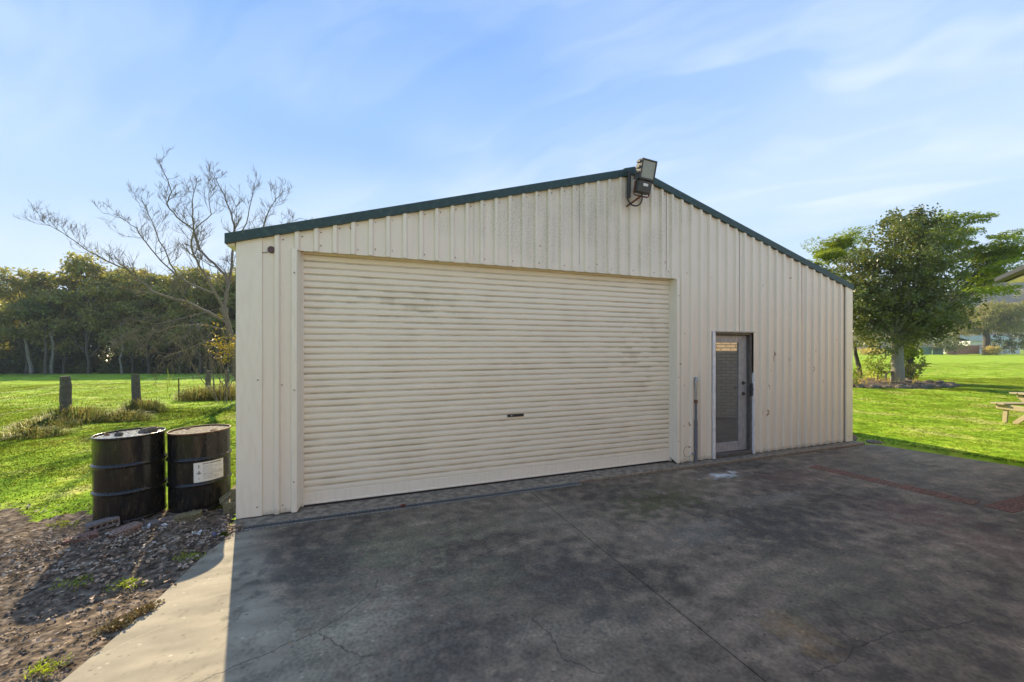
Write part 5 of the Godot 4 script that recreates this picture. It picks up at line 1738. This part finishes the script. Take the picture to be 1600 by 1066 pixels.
	for k in 7:
		stalk.leaf(Vector3(rng.randf_range(-0.08, 0.08), 0, rng.randf_range(-0.08, 0.08)), Vector3(rng.randf_range(-0.12, 0.12), rng.randf_range(0.4, 0.8), rng.randf_range(-0.1, 0.1)), Vector3(0.006, 0, 0.004))
	var where := []
	for k in 70:
		where.append(Transform3D(Basis(Vector3.UP, rng.randf() * TAU) * rng.randf_range(0.6, 1.2), Vector3(rng.randf_range(15.4, 19.2), 0.0, -rng.randf_range(18.6, 21.5))))
	tag(many("bed_stalks", stalk.mesh(), M.straw, where, []), "thin dry stalks standing in the garden bed")
	# planting along the far fence
	var FS := [[107.0, -97.5, 3.2, 4.2, "dark shrub before the green panel fence far right", 0], [112.5, -104.0, 4.5, 5.5, "large dark shrub behind the orange panel fence", 0], [122.5, -98.0, 3.4, 5.6, "dark round shrub right of the far drooping trunk", 0], [117.3, -97.0, 1.6, 1.9, "pale dry bush between the orange fence and mesh fence", 1], [127.0, -97.0, 2.2, 6.0, "yellow green palm like shrub at the right picture edge", 2], [95.0, -103.0, 4.0, 4.5, "dark shrub far behind the vine covered trunk", 0], [84.0, -104.0, 3.2, 3.2, "dark low shrub far behind the small leaning tree", 0], [89.5, -99.0, 3.0, 1.4, "dry straw coloured bank far behind the bird bath", 1]]
	for e in FS:
		var l := MB.new()
		clumps(l, rng, Vector3(0, e[3] * 0.55, 0), Vector3(e[2], e[3] * 0.5, e[2]), 60, 18, 0.42, Vector3(0.5, 0.45, 0.5), 0.5, 0.3)
		var o := put("far_shrub", l.mesh(), [M.leaf_dark, M.straw, M.leaf_bright][e[5]])
		o.position = Vector3(e[0], 0.0, e[1])
		tag(o, e[4], "shrub", "shrubs along the far fence")
	# hill beyond
	var hm := MB.new()
	var n := 26
	var hp := func(i: int, j: int) -> Vector3:
		var x := 300.0 + i * 14.0
		var z := 290.0 + j * 14.0
		var d := Vector2((x - 560.0) / 190.0, (z - 440.0) / 160.0).length()
		return Vector3(x, -1.0 + 78.0 * smoothstep(1.0, 0.0, d) + 3.0 * hill_noise.get_noise_2d(x, z), -z)
	for i in n:
		for j in n:
			hm.quad(hp.call(i, j), hp.call(i + 1, j), hp.call(i + 1, j + 1), hp.call(i, j + 1))
	struct(put("hill", hm.mesh(), M.dirt), "wooded hill at far right")
	var hl := MB.new()
	clumps(hl, rng, Vector3(0, 5, 0), Vector3(4.5, 4.0, 4.5), 30, 16, 1.5, Vector3(1.4, 1.2, 1.4), 0.2, 0.35)
	where = []
	for k in 1500:
		var i := rng.randi_range(0, n)
		var j := rng.randi_range(0, n)
		var p: Vector3 = hp.call(i, j)
		if p.y < 1.0: continue
		where.append(Transform3D(Basis(Vector3.UP, rng.randf() * TAU) * rng.randf_range(0.7, 1.4), p + Vector3(rng.randf_range(-7, 7), -1.5, rng.randf_range(-7, 7))))
	tag(many("hill_forest", hl.mesh(), M.leaf_gum, where, []), "forest covering the distant hill")

# ------------------------------------------------------------------ grass
func tuft(rng: RandomNumberGenerator, blades: int, spread: float, h: float, w: float, lean: float) -> ArrayMesh:
	var mb := MB.new()
	for k in blades:
		var p := Vector3(rng.randfn() * spread, 0, rng.randfn() * spread)
		var d := Vector3(rng.randfn() * lean, 1.0, rng.randfn() * lean).normalized() * h * rng.randf_range(0.5, 1.2)
		var side := Vector3(rng.randfn(), 0, rng.randfn()).normalized() * w
		var tone := rng.randf_range(0.75, 1.25)
		mb.col = Color(tone * rng.randf_range(0.85, 1.2), tone, tone)
		var tip := p + d + Vector3(d.x, -absf(d.x) * 0.4, d.z) * 0.5
		var mid := p + d * 0.55
		var k0 := mb.v.size()
		var nn := (d.cross(side)).normalized()
		for q in [p - side, p + side, mid + side * 0.8, mid - side * 0.8, tip]:
			mb.v.append(q); mb.n.append(nn); mb.t.append(Vector2.ZERO); mb.c.append(mb.col)
		mb.ix.append_array(PackedInt32Array([k0, k0 + 2, k0 + 1, k0, k0 + 3, k0 + 2, k0 + 3, k0 + 4, k0 + 2]))
	return mb.mesh()

func free_ground(x: float, zf: float) -> bool:
	var s := to_shed(x, -zf)
	if s.x > -0.05 and s.x < 10.05 and s.y < 0.3 and s.y > -9.1: return false
	if s.x > -0.1 and s.x < 10.35 + maxf(0.0, (s.y - 0.42) * 0.245) and s.y >= 0.0: return false
	if Vector2((x - 18.1) / 3.2, (zf - 20.4) / 2.4).length() < 1.0: return false
	return true

func scatter(called: String, label: String, meshes: Array, m: Material, boxes: Array, rng: RandomNumberGenerator, tone: Callable) -> void:
	# boxes: [x0, x1, z0, z1, count, smallest, largest]
	for mi in meshes.size():
		var where := []
		var tints := []
		for b in boxes:
			for k in int(b[4] / meshes.size()):
				var x := rng.randf_range(b[0], b[1])
				var zf := rng.randf_range(b[2], b[3])
				if absf(x) > zf * 1.36 + 1.0: continue
				if not free_ground(x, zf): continue
				var c: Color = tone.call(x, zf)
				if c.a <= 0.0 or rng.randf() > c.a: continue
				var s := rng.randf_range(b[5], b[6])
				where.append(Transform3D(Basis(Vector3.UP, rng.randf() * TAU).scaled(Vector3(s, s * rng.randf_range(0.8, 1.25), s)), Vector3(x, ground_y(x, zf) - 0.005, -zf)))
				tints.append(c)
		tag(many(called, meshes[mi], m, where, tints), label)

func grass() -> void:
	var rng := RandomNumberGenerator.new()
	rng.seed = 505
	var f := noise(506, 0.35, 4)
	var left_tone := func(x: float, zf: float) -> Color:
		var q := f.get_noise_2d(x, zf)
		var q2 := f.get_noise_2d(x * 3.0 + 90, zf * 3.0)
		var a := 1.0
		if x > -7.7 and zf < 4.2 + 0.4 * q: a = 0.0
		elif x > -7.7 and zf < 4.75 + 0.5 * q: a = 0.22
		elif x > -7.7 and zf < 5.6 + 0.6 * q: a = 0.45
		var dry := smoothstep(0.1, 0.5, q + q2 * 0.5) * (0.75 if zf < 9.0 else 0.4)
		return Color(lerpf(1.0, 1.5, dry), lerpf(1.0, 0.92, dry), lerpf(1.0, 1.6, dry), a)
	var small := [tuft(rng, 20, 0.09, 0.026, 0.0026, 1.0), tuft(rng, 18, 0.10, 0.034, 0.0028, 1.2), tuft(rng, 18, 0.09, 0.022, 0.003, 1.2)]
	scatter("lawn_grass", "short green grass on the near ground left of the shed", small, M.blade, [[-18.0, -3.2, 4.4, 9.0, 17000, 0.8, 1.4], [-24.0, -6.0, 9.0, 15.0, 12000, 1.0, 1.7]], rng, left_tone)
	var mid := [tuft(rng, 30, 0.26, 0.055, 0.006, 1.1), tuft(rng, 30, 0.3, 0.075, 0.006, 1.1)]
	scatter("paddock_grass", "longer green grass covering the paddock beyond the wire fence", mid, M.blade, [[-45.0, -9.0, 12.0, 32.0, 5000, 0.7, 1.4], [-90.0, -20.0, 32.0, 63.0, 2500, 0.8, 1.5]], rng, left_tone)
	var right_tone := func(x: float, zf: float) -> Color:
		var q := f.get_noise_2d(x, zf)
		var q2 := f.get_noise_2d(x * 4.0 + 50, zf * 4.0)
		var dry := smoothstep(0.2, 0.6, q + q2 * 0.4) * 0.5
		return Color(lerpf(1.0, 1.35, dry), lerpf(1.0, 0.98, dry), lerpf(1.0, 1.5, dry), 1.0)
	scatter("mown_grass", "mown bright green grass of the right lawn", small, M.blade, [[5.0, 22.0, 5.2, 13.0, 24000, 0.8, 1.2], [8.0, 34.0, 13.0, 24.0, 18000, 1.1, 1.7]], rng, right_tone)
	scatter("distant_grass", "grass of the right lawn farther off", mid, M.blade, [[10.0, 70.0, 23.0, 48.0, 6000, 0.6, 1.0]], rng, right_tone)
	var thatch := [tuft(rng, 16, 0.09, 0.022, 0.0028, 1.6)]
	var thatch_tone := func(x: float, zf: float) -> Color:
		var q := f.get_noise_2d(x * 1.7 + 31, zf * 1.7)
		var a := smoothstep(-0.05, 0.3, q + (0.35 if zf < 6.2 and x < 0.0 else 0.0))
		if x < 0.0 and x > -7.7 and zf < 4.1 + 0.3 * q: a = 0.0
		return Color(0.9, 0.9, 1.0, a)
	scatter("dry_thatch", "dry straw coloured thatch showing in the lawn", thatch, M.straw, [[-18.0, -3.0, 4.2, 9.0, 9000, 0.8, 1.6], [-24.0, -6.0, 9.0, 14.0, 4000, 1.2, 2.0], [6.0, 22.0, 5.6, 14.0, 5000, 0.9, 1.5]], rng, thatch_tone)
	# dry clumps at the fence: x, ahead, size, height, label
	var C := [[-12.35, 11.25, 0.95, 0.62, "dry grass mound at the foot of the nearest fence post"], [-11.3, 11.6, 0.8, 0.36, "low dry grass tail right of the nearest fence post"], [-12.6, 13.6, 0.75, 0.60, "round grass mound at the second fence post"], [-14.4, 18.2, 1.0, 0.85, "tall olive grass clump left of the thin steel post"], [-13.6, 18.8, 1.1, 0.95, "bulky olive grass clump right of the thin steel post"], [-14.4, 21.5, 1.2, 1.0, "grass clump before the fourth fence post"], [-13.4, 22.0, 1.2, 0.95, "grass clump close to the shed's left edge"], [-10.9, 9.0, 0.8, 0.26, "flattened dry grass by the fence at left picture edge"], [-12.0, 10.2, 0.8, 0.3, "trampled dry grass left of the nearest fence post"]]
	for e in C:
		var mb := MB.new()
		for k in 1000:
			var an := rng.randf() * TAU
			var rr: float = sqrt(rng.randf()) * e[2]
			var p := Vector3(cos(an) * rr, 0, sin(an) * rr * 0.7)
			var hh: float = e[3] * (1.0 - 0.72 * pow(rr / e[2], 2.0)) * rng.randf_range(0.6, 1.15)
			var out := Vector3(cos(an), 0, sin(an)) * hh * rng.randf_range(0.1, 0.8) + ball(rng) * 0.08
			var side := Vector3(-sin(an), 0, cos(an)) * rng.randf_range(0.004, 0.008)
			var tone := rng.randf_range(0.7, 1.45)
			var gr := rng.randf()
			mb.col = Color(tone * lerpf(1.0, 0.5, gr), tone * lerpf(1.0, 0.92, gr), tone * 0.8)
			var m1 := p + Vector3(0, hh * 0.8, 0) + out * 0.35
			var tip := p + Vector3(0, hh * 0.75, 0) + out * 1.15
			var k0 := mb.v.size()
			var nn := Vector3(cos(an), 0.5, sin(an)).normalized()
			for q in [p - side, p + side, m1 + side, m1 - side, tip]:
				mb.v.append(q); mb.n.append(nn); mb.t.append(Vector2.ZERO); mb.c.append(mb.col)
			mb.ix.append_array(PackedInt32Array([k0, k0 + 2, k0 + 1, k0, k0 + 3, k0 + 2, k0 + 3, k0 + 4, k0 + 2]))
		var o := put("grass_clump", mb.mesh(), M.straw)
		o.position = Vector3(e[0], ground_y(e[0], e[1]) - 0.03, -e[1])
		tag(o, e[4], "grass clump", "grass clumps along the fence")
	# weeds in the dirt
	var W := [[-3.35, 3.05, 0.15, "green weed patch in the drums' shadow, left"], [-2.95, 3.02, 0.12, "small green weed in the drums' shadow, middle"], [-2.78, 3.42, 0.11, "mossy weed at the driveway edge"], [-4.55, 4.05, 0.2, "bright green weed left of the drums"], [-6.1, 5.35, 0.3, "leafy green weed in the lawn at left"], [-2.62, 2.25, 0.10, "faint weed near the lower driveway edge"]]
	for e in W:
		var l := MB.new()
		clumps(l, rng, Vector3(0, 0.02, 0), Vector3(e[2], 0.012, e[2] * 0.6), 24, 7, 0.026, Vector3(0.03, 0.010, 0.03), -0.3, 0.16)
		var o := put("weed", l.mesh(), M.leaf_bright)
		o.position = Vector3(e[0], -0.02 if e[1] < 4.5 else ground_y(e[0], e[1]), -e[1])
		tag(o, e[3], "weed")
	var moss := MB.new()
	clumps(moss, rng, Vector3.ZERO, Vector3(0.20, 0.015, 0.07), 60, 14, 0.022, Vector3(0.025, 0.01, 0.025), -0.5, 0.3)
	var mo := put("moss_tuft", moss.mesh(), M.moss)
	mo.position = Vector3(-2.56, -0.012, -2.66)
	mo.rotation.y = 1.2
	tag(mo, "dry golden moss along the driveway's left edge", "moss")
	# tall thin stalks behind the drums and green spear plant at the fence
	for e in [[-4.55, 7.3, 0.9, "single tall thin stalk behind the drums"], [-4.7, 8.6, 0.6, "short leaning stalk between drums and shed"]]:
		var mb := MB.new()
		mb.tube(limb_points(Vector3.ZERO, Vector3(0.04 if e[2] > 0.8 else -0.22, e[2], 0), rng, 4, 0.02), taper(4, 0.006, 0.004), 4)
		var o := put("dry_stalk", mb.mesh(), M.bark_bare)
		o.position = Vector3(e[0], ground_y(e[0], e[1]) - 0.02, -e[1])
		tag(o, e[3], "stalk")
	var gp := MB.new()
	for k in 14:
		gp.col = Color.WHITE * rng.randf_range(0.7, 1.2)
		gp.leaf(Vector3(rng.randf_range(-0.05, 0.05), 0.1 * k * 0.8, 0), Vector3(rng.randf_range(-0.25, 0.25), rng.randf_range(0.2, 0.5), rng.randf_range(-0.2, 0.2)), Vector3(0.03, 0, 0.02))
	var go := put("spear_weed", gp.mesh(), M.leaf_bright)
	go.position = Vector3(-14.3, ground_y(-14.3, 16.6), -16.6)
	tag(go, "tall bright green weed right of the second fence post", "weed")

func _ready() -> void:
	light_and_camera()
	make_materials()
	ground_sheet()
	driveway()
	paving()
	shed()
	wall_fittings()
	left_corner()
	fence()
	picnic_table()
	bird_bath()
	house()
	far_things()
	forest()
	bare_tree()
	right_garden()
	grass()
